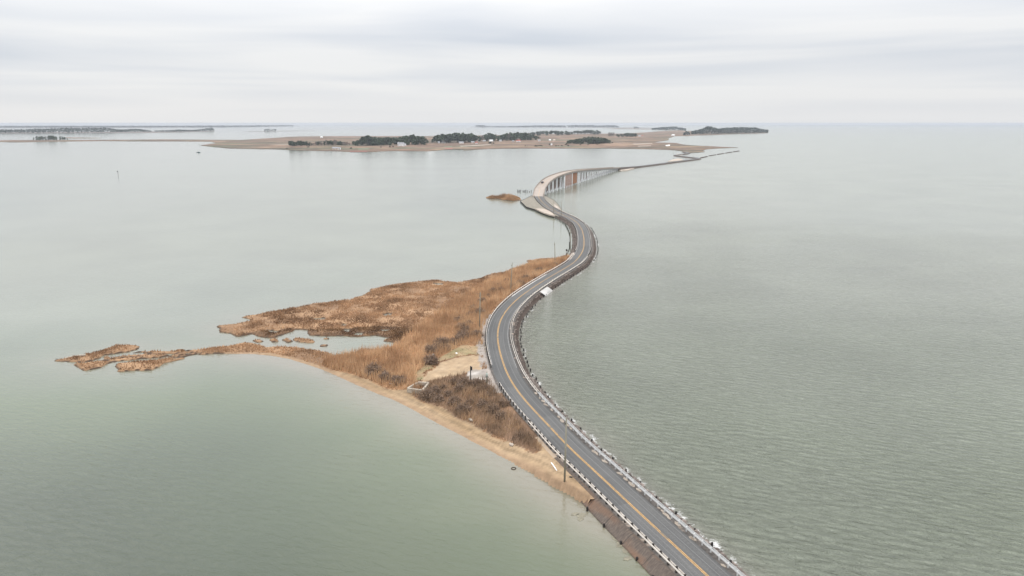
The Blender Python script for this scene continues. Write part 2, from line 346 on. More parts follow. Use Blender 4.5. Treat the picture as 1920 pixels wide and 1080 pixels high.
def revet():
    m = bpy.data.materials.new('stained revetment'); m.use_nodes = True; t = m.node_tree; b = t.nodes['Principled BSDF']; b.inputs['Roughness'].default_value = 0.85
    of = N(t, 'ShaderNodeAttribute', attribute_name='off'); al = N(t, 'ShaderNodeAttribute', attribute_name='along')
    cv = N(t, 'ShaderNodeCombineXYZ'); t.links.new(MATH(t, 'MULTIPLY', al.outputs['Fac'], 4.0), cv.inputs[0]); t.links.new(MATH(t, 'MULTIPLY', of.outputs['Fac'], 1.3), cv.inputs[1])
    n = N(t, 'ShaderNodeTexNoise', i_Scale=1.0, i_Detail=5.0, i_Roughness=0.65); t.links.new(cv.outputs[0], n.inputs['Vector'])
    cv2 = N(t, 'ShaderNodeCombineXYZ'); t.links.new(MATH(t, 'MULTIPLY', al.outputs['Fac'], 0.12), cv2.inputs[0]); t.links.new(MATH(t, 'MULTIPLY', of.outputs['Fac'], 0.5), cv2.inputs[1])
    n2 = N(t, 'ShaderNodeTexNoise', i_Scale=1.0, i_Detail=3.0); t.links.new(cv2.outputs[0], n2.inputs['Vector'])
    c = RAMP(t, n.outputs[0], [(0.28, (0.062, 0.047, 0.038)), (0.5, (0.098, 0.074, 0.058)), (0.75, (0.165, 0.13, 0.10))])
    c = MIXC(t, RAMP(t, n2.outputs[0], [(0.5, (0, 0, 0)), (0.72, (.55,) * 3)]), c, (0.20, 0.10, 0.05))
    c = MIXC(t, MATH(t, 'MULTIPLY', MATH(t, 'LESS_THAN', MATH(t, 'FRACT', MATH(t, 'DIVIDE', al.outputs['Fac'], 5.5)), 0.025), .7), c, (0.03, 0.025, 0.02))
    t.links.new(c, b.inputs['Base Color']); return m
M['revet'] = revet()
rv = ribbon('concrete_revetment', 0, S_LN + 4, [(-3.75, -0.08), (-4.3, -0.15), (-5.6, -1.3), (-5.9, -1.32), (-5.9, -2.2)], M['revet'], floats=True); tag(rv, 'brown stained concrete revetment sloping from the guardrail into shallow water', 'revetment')
rv = ribbon('concrete_revetment', S_LN + 4, S_LS, [(-3.75, -0.08), (-4.4, -0.18), (-6.3, -0.85), (-6.5, -0.9)], M['palerev']); tag(rv, 'pale tan concrete slab apron between guardrail and sand beside the utility pole', 'revetment')
eb = ribbon('embankment', S_B1 - 2, S_END, [(-7.5, -2.3), (-5.0, -0.4), (-3.2, -0.1), (3.2, -0.1), (4.6, -0.4), (6.5, -2.3)], M['slope'], step=2.0); tag(eb, kind='structure')

def strip_between(name, A, B, m, parent=None):
    A = np.asarray(A); B = np.asarray(B); n = len(A); V = np.r_[A, B]
    F = [(i, i + 1, n + i + 1, n + i) for i in range(n - 1)]
    return link(name, mk_mesh(name, V, F, m), parent)
def resample(pl, n):
    pl = np.asarray(pl, float); L = np.r_[0, np.cumsum(np.linalg.norm(np.diff(pl, axis=0), axis=1))]; t = np.linspace(0, L[-1], n)
    return np.stack([np.interp(t, L, pl[:, i]) for i in range(pl.shape[1])], 1)
# approach pads on both sides of the near bridge end, with dark bulkheads
def pad(side, s0, s1, outer_px, lbl):
    n = 40; outer = resample([P(x, y, 0.9) for x, y in outer_px], n); inner = np.array([off(s, side, -0.06) for s in np.linspace(s0, s1, n)])
    mid = inner * 0.45 + outer * 0.55; mid[:, 2] += 0.25
    a = strip_between('approach_pad', inner, mid, M['pad']); tag(a, kind='structure')
    b = strip_between('approach_pad', mid, outer, M['pad']); tag(b, kind='structure')
    low = outer.copy(); low[:, 2] = -1.2; bm_ = MB(); top = outer.copy(); top[:, 2] = 1.05
    c = outer[:, :2].mean(0) * 0 + inner[:, :2].mean(0)
    o2 = outer.copy(); dd = outer[:, :2] - inner[:, :2]; dd /= np.maximum(np.linalg.norm(dd, axis=1), .01)[:, None]
    o2[:, :2] += dd * 0.5; t2 = o2.copy(); t2[:, 2] = 1.05; l2 = o2.copy(); l2[:, 2] = -1.2
    for i in range(n - 1): bm_.add([top[i], top[i + 1], t2[i + 1], t2[i], l2[i], l2[i + 1]], [(0, 1, 2, 3), (3, 2, 5, 4)])
    w = bm_.build('bulkhead', M['pile']); tag(w, lbl, 'bulkhead')
pad(-3.7, S_LUP1 - 2, S_B0, [(1049, 407.5), (1020, 397.5), (987.5, 388), (976, 377), (985.5, 372.8), (997, 366.5)], 'dark timber bulkhead edging the grey approach pad beside the grassy islet')
pad(4.7, S_RP0 - 2, S_B0, [(1054, 395.5), (1049, 386.5), (1043, 379.5), (1037.5, 374.8), (1028, 370), (1021.5, 367)], 'dark timber bulkhead along the open water side of the bridge approach')
def flat_patch(name, px, z, m, lbl=None, cat=None, kind=None, thick=0.12, jag=0.0):
    p2 = PP(px, z); V = [(x, y, z) for x, y in p2] + [(x, y, z - thick) for x, y in p2]; n = len(p2)
    tri = tessellate_polygon([[Vector((x, y, 0)) for x, y in p2]])
    F = [tuple(t) for t in tri] + [(i, (i + 1) % n, n + (i + 1) % n, n + i) for i in range(n)]
    o = link(name, mk_mesh(name, V, F, m)); bmx = bmesh.new(); bmx.from_mesh(o.data); bmesh.ops.recalc_face_normals(bmx, faces=bmx.faces); bmx.to_mesh(o.data); bmx.free()
    return tag(o, lbl, cat, kind=kind)
flat_patch('sand', [(1003,390.6),(1018,391),(1029,394.8),(1037,400.5),(1041,404.3),(1030,402),(1016,397)], 1.75, M['sandpad'], kind='structure', thick=0.9)
flat_patch('sand', [(1031,381.5),(1040,383),(1047,388),(1050.5,393),(1041,388.5),(1034,385)], 1.95, M['sandpad'], kind='structure', thick=0.9)
fp = ribbon('concrete_ramp', s_near(1000, 543) - 2.5, s_near(1000, 543) + 6.5, [(4.5, 0.02), (5.0, -0.08), (6.7, -1.15), (6.7, -1.9)], M['salt']); tag(fp, 'bright white concrete ramp slab between the curved guardrail and the water', 'ramp')
flat_patch('sand', [(1158,317.8),(1168,315.6),(1186,313.2),(1195,312.6),(1189,315),(1176,319.2),(1164,319.8)], 0.9, M['sandpad'], kind='structure', thick=1.2)
flat_patch('sand', [(1252,302.8),(1258,300),(1264,298.2),(1272,297),(1279,298.5),(1281,300),(1270,301.6)], 0.8, M['sandpad'], kind='structure', thick=1.2)
flat_patch('sand', [(1266,290.3),(1270,288.6),(1279,288.8),(1280,290),(1274,291.4)], 0.9, M['sandpad'], kind='structure', thick=1.2)
# pale drifted sand between road and rail on the outside of the bend
dr = ribbon('sand', s_near(967, 556), s_near(1034, 515), [(-3.3, -0.012), (-2.5, -0.005)], M['salt'], jit=0.25); tag(dr, kind='structure')
dr = ribbon('sand', s_near(1082, 488), s_near(1091, 474), [(-4.6, -0.05), (-3.1, -0.005)], M['sandpad'], jit=0.5); tag(dr, kind='structure')

# ------------------------------------------------------------------ marsh spit: heights and ground colours on a fine grid
NORTH = [(1072,482),(1046.7,484),(1022.6,486),(998.5,488),(983.7,489),(991,493),(980,498),(959.6,504.4),(944.8,510),(917,516),(897,523),(870,528),(856,530),(822,526),(785,528.6),(754,531),(712,539),(690,543),(693,547),(680,555),(652,562.5),(616,567),(582,570),(553,578),(512,584.6),(486,589),(466,593),(451,596),(468,600),(466,603),(439,609),(402,611.5),(411,617),(410,624.5),(434,625.5),(447,632),(473,627.6),(481,632.8),(512,634),(535,629),(546,623.7),(577,621),(579,629),(608,631.5),(634,630),(660,632.4),(700,631),(733,635.4),(715,640.6),(736,643),(738.5,648.4),(712,653.6),(681,656),(660,664),(629,666.7),(619,660),(590,655),(560,652),(535,650),(504,651),(478,643),(460,642),(447,646),(431,649),(402,651.7),(361,657),(336,654.8),(319,658),(273,659),(275,663),(300,664.5),(338,663.5),(361,663),
 (338,668),(361,667),(402,664.5),(431.7,663.4),(467.7,662.8),(486,664.6),(509,666.7),(543,673),(577,683.6),(608,694),(634,705.7),(660,717.4),(686.5,729),(712,739.6),(740,750),(773,766.7),(795.6,780),(829,797.8),(855.6,811),(884.4,826.7),(911,840),(935,853.5),(960,865),(998.5,886),(1034,908),(1057.8,919),(1087.4,937),(1114,954.6),(1128,964),(1150,975),(1120,900),(1060,835),(1010,780),(975,730),(950,690),(940,640),(950,600),(985,560),(1030,525),(1075,500),(1092,480)]
SPIT_A = [(98,677.7),(117,673.5),(163,666),(196,656),(219,648.5),(246,645.4),(263,650.6),(256.7,657),(244,662),(198,666.5),(194,671.5),(163,680),(140,682),(118,679.5)]
SPIT_B = [(131.7,684),(165,680),(200,676),(252,669.5),(290,664.5),(330,666),(212,680.5),(203,683.5),(194,689),(178,692.5),(158.7,695),(148,693)]
SPIT_D = [(196,670),(225,666.5),(262,660),(300,657),(345,657.5),(372,664),(340,672),(300,674),(262,674.5),(215,679),(190,678)]
SPIT_C = [(215,682),(250,677.5),(300,676),(338,670.5),(350,672.5),(311,683),(294,691),(277.5,696.5),(256.7,695),(219,697.5),(221,693)]
ISL = [[(470,639),(486,637),(497,641),(483,643.5)],[(545,637.5),(560,634),(577,636),(590,641.5),(592,645),(571,644.5),(560,643)],[(530,636),(545,634.5),(553,640),(540,644.5)],[(598,647.5),(615,647),(612,651.5),(600,651.5)],[(503,636.5),(520,634.5),(528,639.5),(512,643)],[(595,633.8),(617,635.2),(616,637.8),(600,637)]]
POOLS = [[(205,669.5),(244,664),(262,662),(268,664.5),(240,667.5),(214,671)],[(225,677.6),(265,673),(318,669.6),(326,671.2),(280,675),(236,679.4)],[(586,597.5),(605,596.5),(604,600.5),(590,601)],[(719,590),(733,587.5),(731,592.5),(722,593)],[(506,621),(520,621),(518,624),(508,624)],[(551,620),(577,619),(579,624),(560,627),(545,630)],[(812,532),(830,531.5),(828,534.5),(815,534.5)],[(664,626),(678,625.5),(677,629),(666,629)],[(712,619.5),(726,618.5),(724,622),(714,622.5)],[(640,609),(648,608),(647,613),(641,612)],[(648,620),(657,619.5),(656,623),(649,623)]]
GX = np.arange(-158, 42, 0.6); GY = np.arange(102, 318, 0.6)
X, Y = np.meshgrid(GX, GY)
jx = (vnoise(X, Y, 5, 3) - .5) * 2.4; jy = (vnoise(X, Y, 5, 9) - .5) * 2.4      # ragged shoreline
Xj, Yj = X + jx, Y + jy
BEACHSH = PP([(478,663.5),(509,666.7),(543,673),(577,683.6),(608,694),(634,705.7),(660,717.4),(686.5,729),(712,739.6),(740,750),(773,766.7),(795.6,780),(829,797.8),(855.6,811),(884.4,826.7),(911,840),(935,853.5),(960,865),(998.5,886),(1034,908),(1057.8,919),(1087.4,937),(1114,954.6),(1128,964)])
dsh = edge_dist(BEACHSH, X, Y, False)
soft = np.clip(dsh / 6, 0, 1); Xj, Yj = X + jx * soft, Y + jy * soft
main = PP(NORTH); lands = [main] + [PP(p) for p in (SPIT_A, SPIT_B, SPIT_C, SPIT_D)] + [PP(p) for p in ISL]
land = np.zeros(X.shape, bool); de = np.full(X.shape, 1e9)
for p in lands: land |= inside(p, Xj, Yj); de = np.minimum(de, edge_dist(p, Xj, Yj))
for p in POOLS: q = PP(p); ins = inside(q, Xj, Yj); land &= ~ins; de = np.minimum(de, edge_dist(q, Xj, Yj))
sd_ = np.where(land, de, -de)
near_c = C[(S < S_B0 + 2)][::2, :2]; dc = edge_dist(near_c, X, Y, False)
bank = np.clip((sd_ + 0.15) / 0.5, 0, 1)                               # peat bank
zm = -0.7 + bank * 1.02 + np.clip(sd_ / 14, 0, 1) * 0.22 + (vnoise(X, Y, 4, 5) - .5) * 0.22 * (sd_ > 0.5)
zb = np.where(sd_ > 0, 0.02 + np.clip(sd_, 0, 9) * 0.085, sd_ * 0.09)  # a beach slopes
wb = np.clip(1.25 - dsh / 9.5, 0, 1); wb = wb * wb * (3 - 2 * wb)
Z = zm * (1 - wb) + zb * wb
wr = np.clip((13 - dc) / 8, 0, 1); wr = wr * wr * (3 - 2 * wr)
Z = np.where(sd_ > -2, Z * (1 - wr) + np.maximum(Z, 1.30) * wr * (sd_ > 0) + Z * wr * (sd_ <= 0), Z)
Z = np.where(dc < 3.9, np.minimum(Z, 1.2), Z)
# zones
BEACH = [(478,657),(509,660),(543,668),(582,679),(621,690),(647,697),(673,706),(699,714),(725,727),(746,729.5),(762,731),(786,747),(811,760),(840,771),(856,780),(884,791),(900,801),(935,823),(958,832),(984,843),(1004,856.5),(1013,851),(1010,838),(1018,826),(1060,858),(1100,895),(1160,960),(1150,980),(1114,958),(1057,925),(998,892),(935,860),(880,831),(829,804),(773,773),(712,745),(634,711),(577,689),(509,672),(478,668)]
CLEAR = [(800,721),(795,713),(804,700),(824,684),(840,675.6),(864,670),(893,669.5),(903,678),(904,697),(913,698),(930,696),(938,717),(912,717),(880,717),(871,703),(846,705),(824,713)]
PADG = [(872,700),(884,696.7),(912,699),(934,694),(940,718),(905,716.5),(880,717)]
GREEN = [(838,663),(864,649),(904,650),(905,676),(893,668),(864,667),(836,674),(816,687),(798,701),(795,716),(781,717.8),(781,696),(806,682),(829,669)]
THICK = [(762,731),(790,735),(805,722),(824,713),(846,705),(871,703),(880,717),(912,718),(936,722),(953,746.7),(975.6,773),(997.8,797.8),(1019,828),(1012,840),(1013,851),(1004,855.6),(984,842),(958,831),(935,822),(900,800),(884,791),(855,780),(840,771),(811,760),(787,746.7)]
REED = [(629,667),(660,664),(681,656),(712,653.6),(745,645),(770,622),(800,598),(840,570),(880,548),(910,527),(960,507),(1000,493),(1066,484),(1039,504),(1009,521),(980,539.6),(950,558),(928,578),(913,602),(907,627),(905,652),(864,649),(838,663),(806,682),(781,697),(780,718),(790,735),(762,731),(746,729),(725,726),(699,713),(673,705),(647,697),(621,690),(600,682),(605,672)]
MUD = [(436,628),(470,622),(512,618),(560,614),(600,616),(650,617),(700,611),(745,612),(785,618),(765,641),(738,650),(715,641),(733,634),(700,630),(634,629),(580,631),(577,622),(545,624),(512,634),(480,633)]
def zone(p, j=0.8): return inside(PP(p, 0.5), X + jx * j, Y + jy * j)
zn = {k: zone(p) for k, p in (('beach', BEACH), ('padg', PADG), ('thick', THICK), ('reed', REED), ('mud', MUD))}
zn['clear'] = zone(CLEAR, 1.6); zn['green'] = zone(GREEN, 2.0)
n1 = vnoise(X, Y, 9, 21)[..., None]; n2 = vnoise(X, Y, 2.2, 31)[..., None]; n3 = vnoise(X, Y, 22, 41)[..., None]
def mixc(a, b, t): return np.array(a) * (1 - t) + np.array(b) * t
t = np.clip((n1 * .6 + n3 * .5 - .32) * 2.6, 0, 1); gc = mixc((0.19, 0.112, 0.062), (0.33, 0.20, 0.11), t)
gc = np.where(zn['mud'][..., None], mixc((0.10, 0.056, 0.03), (0.20, 0.115, 0.06), np.clip(n2 * 2 - .5, 0, 1)), gc)
gc = np.where(zn['reed'][..., None], mixc((0.24, 0.125, 0.06), (0.36, 0.205, 0.105), np.clip(n1 * 2 - .5, 0, 1)), gc)
gc = np.where(zn['thick'][..., None], mixc((0.14, 0.09, 0.06), (0.24, 0.14, 0.08), n2), gc)
gc = np.where(zn['green'][..., None], mixc((0.30, 0.21, 0.12), (0.215, 0.18, 0.092), np.clip(n2 * 3 - 1.2, 0, 1)), gc)
gc = np.where(zn['clear'][..., None], mixc((0.28, 0.19, 0.108), (0.40, 0.295, 0.19), np.clip(n2 * .6 + n1 * .5, 0, 1)), gc)
gc = np.where(zn['padg'][..., None], mixc((0.25, 0.215, 0.18), (0.42, 0.38, 0.34), np.clip(n2 * 2.4 - .7, 0, 1)), gc)
bn = np.clip(vnoise(dsh * 3.2, (X * .76 - Y * .65) * .22, 3, 51)[..., None] * 2 - .5, 0, 1)
sandc = mixc((0.275, 0.185, 0.102), (0.365, 0.26, 0.158), bn)
sandc = sandc * np.where((np.abs(dsh - 2.4) < .4) | (np.abs(dsh - 4.3) < .4), .74, 1.0)[..., None]
gc = np.where(zn['beach'][..., None], sandc, gc)
wet = np.clip(1 - (sd_ - 0.2) / 1.6, 0, 1)[..., None] * (wb > .2)[..., None]
gc = np.where((wb > .3)[..., None] & (sd_ < 2.5)[..., None], gc * (1 - wet) + np.array((0.27, 0.18, 0.11)) * wet, gc)
edge = ((sd_ < 0.45) & (wb < .3))[..., None]; gc = np.where(edge, np.array((0.07, 0.045, 0.03)), gc)           # dark peat bank
roadside = ((dc < 6.0) & (dc > 3.4) & (Y > 148) & (Y < 215))[..., None]; gc = np.where(roadside, mixc((0.24, 0.21, 0.185), (0.34, 0.29, 0.25), n2), gc)
keep = sd_ > -2.5
H_, W_ = X.shape; idx = np.arange(H_ * W_).reshape(H_, W_)
kq = keep[:-1, :-1] | keep[1:, :-1] | keep[:-1, 1:] | keep[1:, 1:]
F = np.stack([idx[:-1, :-1], idx[:-1, 1:], idx[1:, 1:], idx[1:, :-1]], -1)[kq]
u_, inv = np.unique(F, return_inverse=True); F = inv.reshape(-1, 4)
V = np.stack([X.ravel(), Y.ravel(), Z.ravel()], 1)[u_]
gr = link('marsh_ground', mk_mesh('marsh_ground', V, F, M['ground'], cols=gc.reshape(-1, 3)[u_], smooth=True)); tag(gr, kind='structure')
def gz(x, y):
    i = np.clip(((np.asarray(x) - GX[0]) / 0.6), 0, W_ - 1.001); j = np.clip(((np.asarray(y) - GY[0]) / 0.6), 0, H_ - 1.001)
    return Z[j.astype(int), i.astype(int)]
def PG(px, py):                                   # where the view ray through a pixel meets the spit
    z = 0.5
    for _ in range(4): q = P(px, py, z); z = float(gz(q[0], q[1]))
    return P(px, py, z)

# ------------------------------------------------------------------ water
def axis(lo, hi, fine, grow=1.22, far=24500):
    a = list(np.arange(lo, hi + .01, fine)); d = fine
    while a[-1] < far: d *= grow; a.append(min(a[-1] + d, far))
    b = [a[0]]; d = fine
    while b[-1] > -far: d *= grow; b.append(max(b[-1] - d, -far))
    return np.array(sorted(set(b[1:])) + a)
WX = axis(-150, 90, 1.6); WY = axis(55, 500, 1.6)
wX, wY = np.meshgrid(WX, WY)
nr = (np.abs(wX) < 260) & (wY > -50) & (wY < 700)
dw = np.full(wX.shape, 1e3); sidew = np.ones(wX.shape)
cc = C[::3, :2]; nn = NR[::3]
xa, ya = wX[nr], wY[nr]; best = np.full(xa.shape, 1e9); sg = np.zeros(xa.shape); bs = np.zeros(xa.shape)
for k, (q, n_) in enumerate(zip(cc, nn)):
    d2 = (xa - q[0]) ** 2 + (ya - q[1]) ** 2; m_ = d2 < best; best[m_] = d2[m_]; sg[m_] = ((xa - q[0]) * n_[0] + (ya - q[1]) * n_[1])[m_]; bs[m_] = S[::3][k]
dw[nr] = np.sqrt(best); sdist = np.interp(wY, C[::-1, 1][np.argsort(C[::-1, 1])], C[::-1, 0][np.argsort(C[::-1, 1])])
signed = wX - sdist; signed[nr] = np.sign(sg) * np.sqrt(best)
right = np.clip((signed + 2) / 6, 0, 1); right = np.where(wY > 1500, 0.5 + 0.5 * np.clip((wX - 380) / 300, -1, 1), right)
right = np.where((wY > 630) & (wY < 1500), np.clip((signed + 40) / 120, 0.0, 1), right)
dist_ = np.hypot(wX, wY)
chop = (0.07 + 0.93 * right) * np.clip(1.12 - (dist_ - 90) / 430, 0.14, 1)
# ripples grow again in the open bay at the lower left
chop = np.maximum(chop, 0.09 * np.clip((-wX - 18) / 60, 0, 1) * np.clip((175 - wY) / 70, 0, 1) + 0.03)
dl = np.full(wX.shape, 1e3)
xb, yb = wX[nr], wY[nr]; dl_ = edge_dist(BEACHSH, xb, yb, False)
dl2 = np.full(xb.shape, 1e9)
for p in lands: dl2 = np.minimum(dl2, np.where(inside(p, xb, yb), 0, edge_dist(p, xb, yb)))
nv = vnoise(xb, yb, 14, 61)
leftm = (sg < 0)
sh_ = np.exp(-dl_ / (3.0 + 6 * nv)) + 0.55 * np.exp(-dl2 / (3.0 + 6 * nv)) + 0.5 * np.exp(-np.clip(np.sqrt(best) - 5.5, 0, None) / 4.0) * leftm * (bs < S_LN + 10)
shallow = np.zeros(wX.shape); shallow[nr] = np.clip(sh_, 0, 1)
foam = np.zeros(wX.shape)
o_ = sg; fz = np.exp(-((o_ - 7.0) / 1.7) ** 2) * (bs > 5) * (bs < S_RP0) * np.where(bs > S_CURVE, .86, 1.0)
foam[nr] = fz
rv_ = np.zeros(wX.shape); rv_[nr] = np.exp(-np.clip(o_ - 5.5, 0, None) / 2.2) * (o_ > 0) * (bs < S_RP0)
depth = np.full(wX.shape, 0.0); dd_ = np.where(leftm, np.clip(np.minimum(dl_, dl2) / 58 + (vnoise(xb, yb, 70, 66, 2) - .5) * .22, 0, 1), np.clip(.42 + (vnoise(xb, yb, 60, 67) - .5) * .35, 0, 1)); depth[nr] = np.where(leftm, .04 + (.48 + .52 * dd_ - .04) * np.clip((215 - yb) / 95, 0, 1), (.25 + (dd_ - .42) * .6) * np.clip((250 - yb) / 150, 0, 1))
depth = np.where((wX < -258) & (wY < 200), 1.0, depth)
Wn, Wm = wX.shape; ii = np.arange(Wn * Wm).reshape(Wn, Wm)
F = np.stack([ii[:-1, :-1], ii[:-1, 1:], ii[1:, 1:], ii[1:, :-1]], -1).reshape(-1, 4)
def water_mat():
    m = bpy.data.materials.new('bay water'); m.use_nodes = True; t = m.node_tree; b = t.nodes['Principled BSDF']; o = t.nodes['Material Output']
    g = N(t, 'ShaderNodeNewGeometry'); A = {k: N(t, 'ShaderNodeAttribute', attribute_name=k).outputs['Fac'] for k in ('chop', 'shallow', 'foam', 'surf', 'depth', 'rough')}
    def noise(scale, stretch, rot, detail, rough=0.55, dist=0.0):
        rt = N(t, 'ShaderNodeMapping'); rt.inputs['Rotation'].default_value = (0, 0, rot); t.links.new(g.outputs['Position'], rt.inputs[0])
        mpn = N(t, 'ShaderNodeMapping'); mpn.inputs['Scale'].default_value = (*stretch, 1); t.links.new(rt.outputs[0], mpn.inputs[0])
        n = N(t, 'ShaderNodeTexNoise', i_Scale=scale, i_Detail=detail, i_Roughness=rough, i_Distortion=dist); t.links.new(mpn.outputs[0], n.inputs['Vector']); return n.outputs[0]
    big = noise(0.02, (1, 1), 0.3, 4.0); streak = noise(0.010, (0.25, 1.6), -0.05, 4.0)
    green = RAMP(t, A['depth'], [(0.0, (0.165, 0.174, 0.134)), (0.25, (0.128, 0.143, 0.098)), (0.5, (0.092, 0.111, 0.058)), (1.0, (0.036, 0.047, 0.024))])
    green = MIXC(t, 1.0, green, RAMP(t, big, [(0.3, (0.88,) * 3), (0.7, (1.12,) * 3)]), 'MULTIPLY')
    c = MIXC(t, MATH(t, 'MULTIPLY', A['shallow'], 0.7), green, (0.215, 0.182, 0.140))
    c = MIXC(t, MATH(t, 'MULTIPLY', A['surf'], 0.6), c, (0.25, 0.215, 0.19))
    t.links.new(c, b.inputs['Base Color'])
    b.inputs['IOR'].default_value = 1.333; t.links.new(A['rough'], b.inputs['Roughness']); b.inputs['Specular IOR Level'].default_value = 0.9
    w1 = noise(1.0, (0.36, 0.92), 0.36, 4.0, 0.6, 0.6); w2 = noise(1.0, (1.0, 2.4), 0.25, 3.0, 0.6); w3 = noise(1.0, (0.06, 0.2), 0.42, 2.0)
    h = MATH(t, 'ADD', MATH(t, 'MULTIPLY', w1, 1.85), MATH(t, 'ADD', MATH(t, 'MULTIPLY', w2, 0.22), MATH(t, 'MULTIPLY', w3, 0.9)))
    cs = MATH(t, 'MULTIPLY', A['chop'], MATH(t, 'ADD', 0.25, MATH(t, 'MULTIPLY', streak, 1.5)))
    h = MATH(t, 'MULTIPLY', h, cs)
    bp = N(t, 'ShaderNodeBump', i_Strength=1.0, i_Distance=1.0); t.links.new(h, bp.inputs['Height']); t.links.new(bp.outputs[0], b.inputs['Normal'])
    fn = noise(1.0, (1.9, 1.9), 0, 5.0, 0.75, 0.8); fb = noise(0.16, (1, 1), 0, 2.0)
    fk = MATH(t, 'ADD', MATH(t, 'MULTIPLY', A['foam'], 0.62), MATH(t, 'ADD', MATH(t, 'MULTIPLY', MATH(t, 'SUBTRACT', fn, 0.5), 0.9), MATH(t, 'MULTIPLY', MATH(t, 'SUBTRACT', fb, 0.5), 0.9)))
    fk = MATH(t, 'MULTIPLY', MATH(t, 'SMOOTH_MIN', MATH(t, 'MULTIPLY', MATH(t, 'SUBTRACT', fk, 0.55), 6.0, clamp=True), 1.0, 0.1, clamp=True), MATH(t, 'GREATER_THAN', A['foam'], 0.05))
    df = N(t, 'ShaderNodeBsdfDiffuse'); df.inputs[0].default_value = (0.55, 0.54, 0.52, 1)
    mx = N(t, 'ShaderNodeMixShader'); t.links.new(fk, mx.inputs[0]); t.links.new(b.outputs[0], mx.inputs[1]); t.links.new(df.outputs[0], mx.inputs[2]); t.links.new(mx.outputs[0], o.inputs[0])
    return m
wat = link('water', mk_mesh('water', np.stack([wX.ravel(), wY.ravel(), np.zeros(wX.size)], 1), F, water_mat(), floats={'chop': chop, 'shallow': shallow, 'foam': foam, 'surf': rv_, 'depth': depth, 'rough': 0.05 + 0.06 * right + (0.05 + 0.05 * right) * np.clip((dist_ - 250) / 500, 0, 1)}, smooth=True))
tag(wat, kind='structure')

# ------------------------------------------------------------------ vegetation of the spit (uncountable: stuff)
def blades(name, n_try, xr, yr, maskf, hf, wf, colf, lean=0.25, lbl=None):
    x = RNG.uniform(*xr, n_try); y = RNG.uniform(*yr, n_try); k = RNG.random(n_try) < maskf(x, y); x, y = x[k], y[k]; n = len(x)
    h = hf(x, y) * RNG.uniform(.6, 1.15, n); w = wf * RNG.uniform(.6, 1.5, n); a = RNG.uniform(0, 2 * np.pi, n); z = gz(x, y) - .05
    lx = RNG.normal(0, lean, n) * h + .10 * h; ly = RNG.normal(0, lean, n) * h
    V = np.empty((n, 3, 3)); V[:, 0] = np.stack([x - np.cos(a) * w, y - np.sin(a) * w, z], 1); V[:, 1] = np.stack([x + np.cos(a) * w, y + np.sin(a) * w, z], 1)
    V[:, 2] = np.stack([x + lx, y + ly, z + h], 1)
    c = np.repeat(colf(x, y), 3, 0)
    o = link(name, mk_mesh(name, V.reshape(-1, 3), np.arange(n * 3).reshape(-1, 3), M['blade'], cols=c)); tag(o, lbl, kind='stuff'); return n
def at_grid(a, x, y):
    i = np.clip(np.rint((x - GX[0]) / 0.6).astype(int), 0, W_ - 1); j = np.clip(np.rint((y - GY[0]) / 0.6).astype(int), 0, H_ - 1); return a[j, i]
dry = (sd_ > 0.5) & (dc > 4.6) & (Z > 0.12)
reedm = zn['reed'] & dry & (sd_ > 0.6); thickm = zn['thick'] & dry & (dc > 5.0)
open_ = zn['beach'] | zn['clear'] | zn['padg']
marshm = dry & ~zn['reed'] & ~zn['thick'] & ~open_ & ~zn['green']
def ramp3(x, y, sc, seed, a, b, jit=.18):
    t = np.clip(vnoise(x, y, sc, seed) * 2.2 - .6, 0, 1)[:, None]; c = np.array(a) * (1 - t) + np.array(b) * t
    return c * RNG.uniform(1 - jit, 1 + jit, len(x))[:, None]
XR, YR = (GX[0], GX[-1]), (GY[0], GY[-1])
def clumpy(m, sc, seed, lo=.25): return lambda x, y: at_grid(m, x, y) * np.clip(vnoise(x, y, sc, seed) * 2.6 - .7, lo, 1)
blades('reeds', 560000, XR, YR, clumpy(reedm, 3.5, 71, .45), lambda x, y: 1.5 + 1.3 * vnoise(x, y, 7, 73), 0.075, lambda x, y: ramp3(x, y, 6, 75, (0.36, 0.215, 0.118), (0.60, 0.40, 0.235)), .16, 'tall golden brown reeds lining the left of the road')
blades('brown_thicket', 900000, XR, YR, clumpy(thickm, 3.0, 81, .35), lambda x, y: 1.0 + 1.3 * vnoise(x, y, 5, 83), 0.055, lambda x, y: ramp3(x, y, 4, 85, (0.165, 0.115, 0.08), (0.42, 0.28, 0.168)), .22, 'grey brown thicket filling the triangle between beach and guardrail')
blades('marsh_grass', 800000, XR, YR, lambda x, y: at_grid(marshm, x, y) * np.clip(vnoise(x, y, 4, 91) * 3 - .9, .12, 1), lambda x, y: 0.30 + 0.55 * vnoise(x, y, 6, 93), 0.10, lambda x, y: np.where(at_grid(zn['mud'], x, y)[:, None], ramp3(x, y, 4, 95, (0.10, 0.055, 0.03), (0.21, 0.12, 0.06)), ramp3(x, y, 8, 97, (0.20, 0.115, 0.065), (0.47, 0.29, 0.165))), .4, 'low brown marsh grass over the flat spit')
blades('green_grass', 260000, XR, YR, lambda x, y: at_grid(zn['green'], x, y) * np.clip(vnoise(x, y, 3, 101) * 3 - 1, .05, 1), lambda x, y: 0.25 + 0.2 * vnoise(x, y, 3, 103), 0.07, lambda x, y: ramp3(x, y, 3, 105, (0.15, 0.145, 0.06), (0.33, 0.235, 0.125)), .5, 'sparse green grass around the sandy clearing')

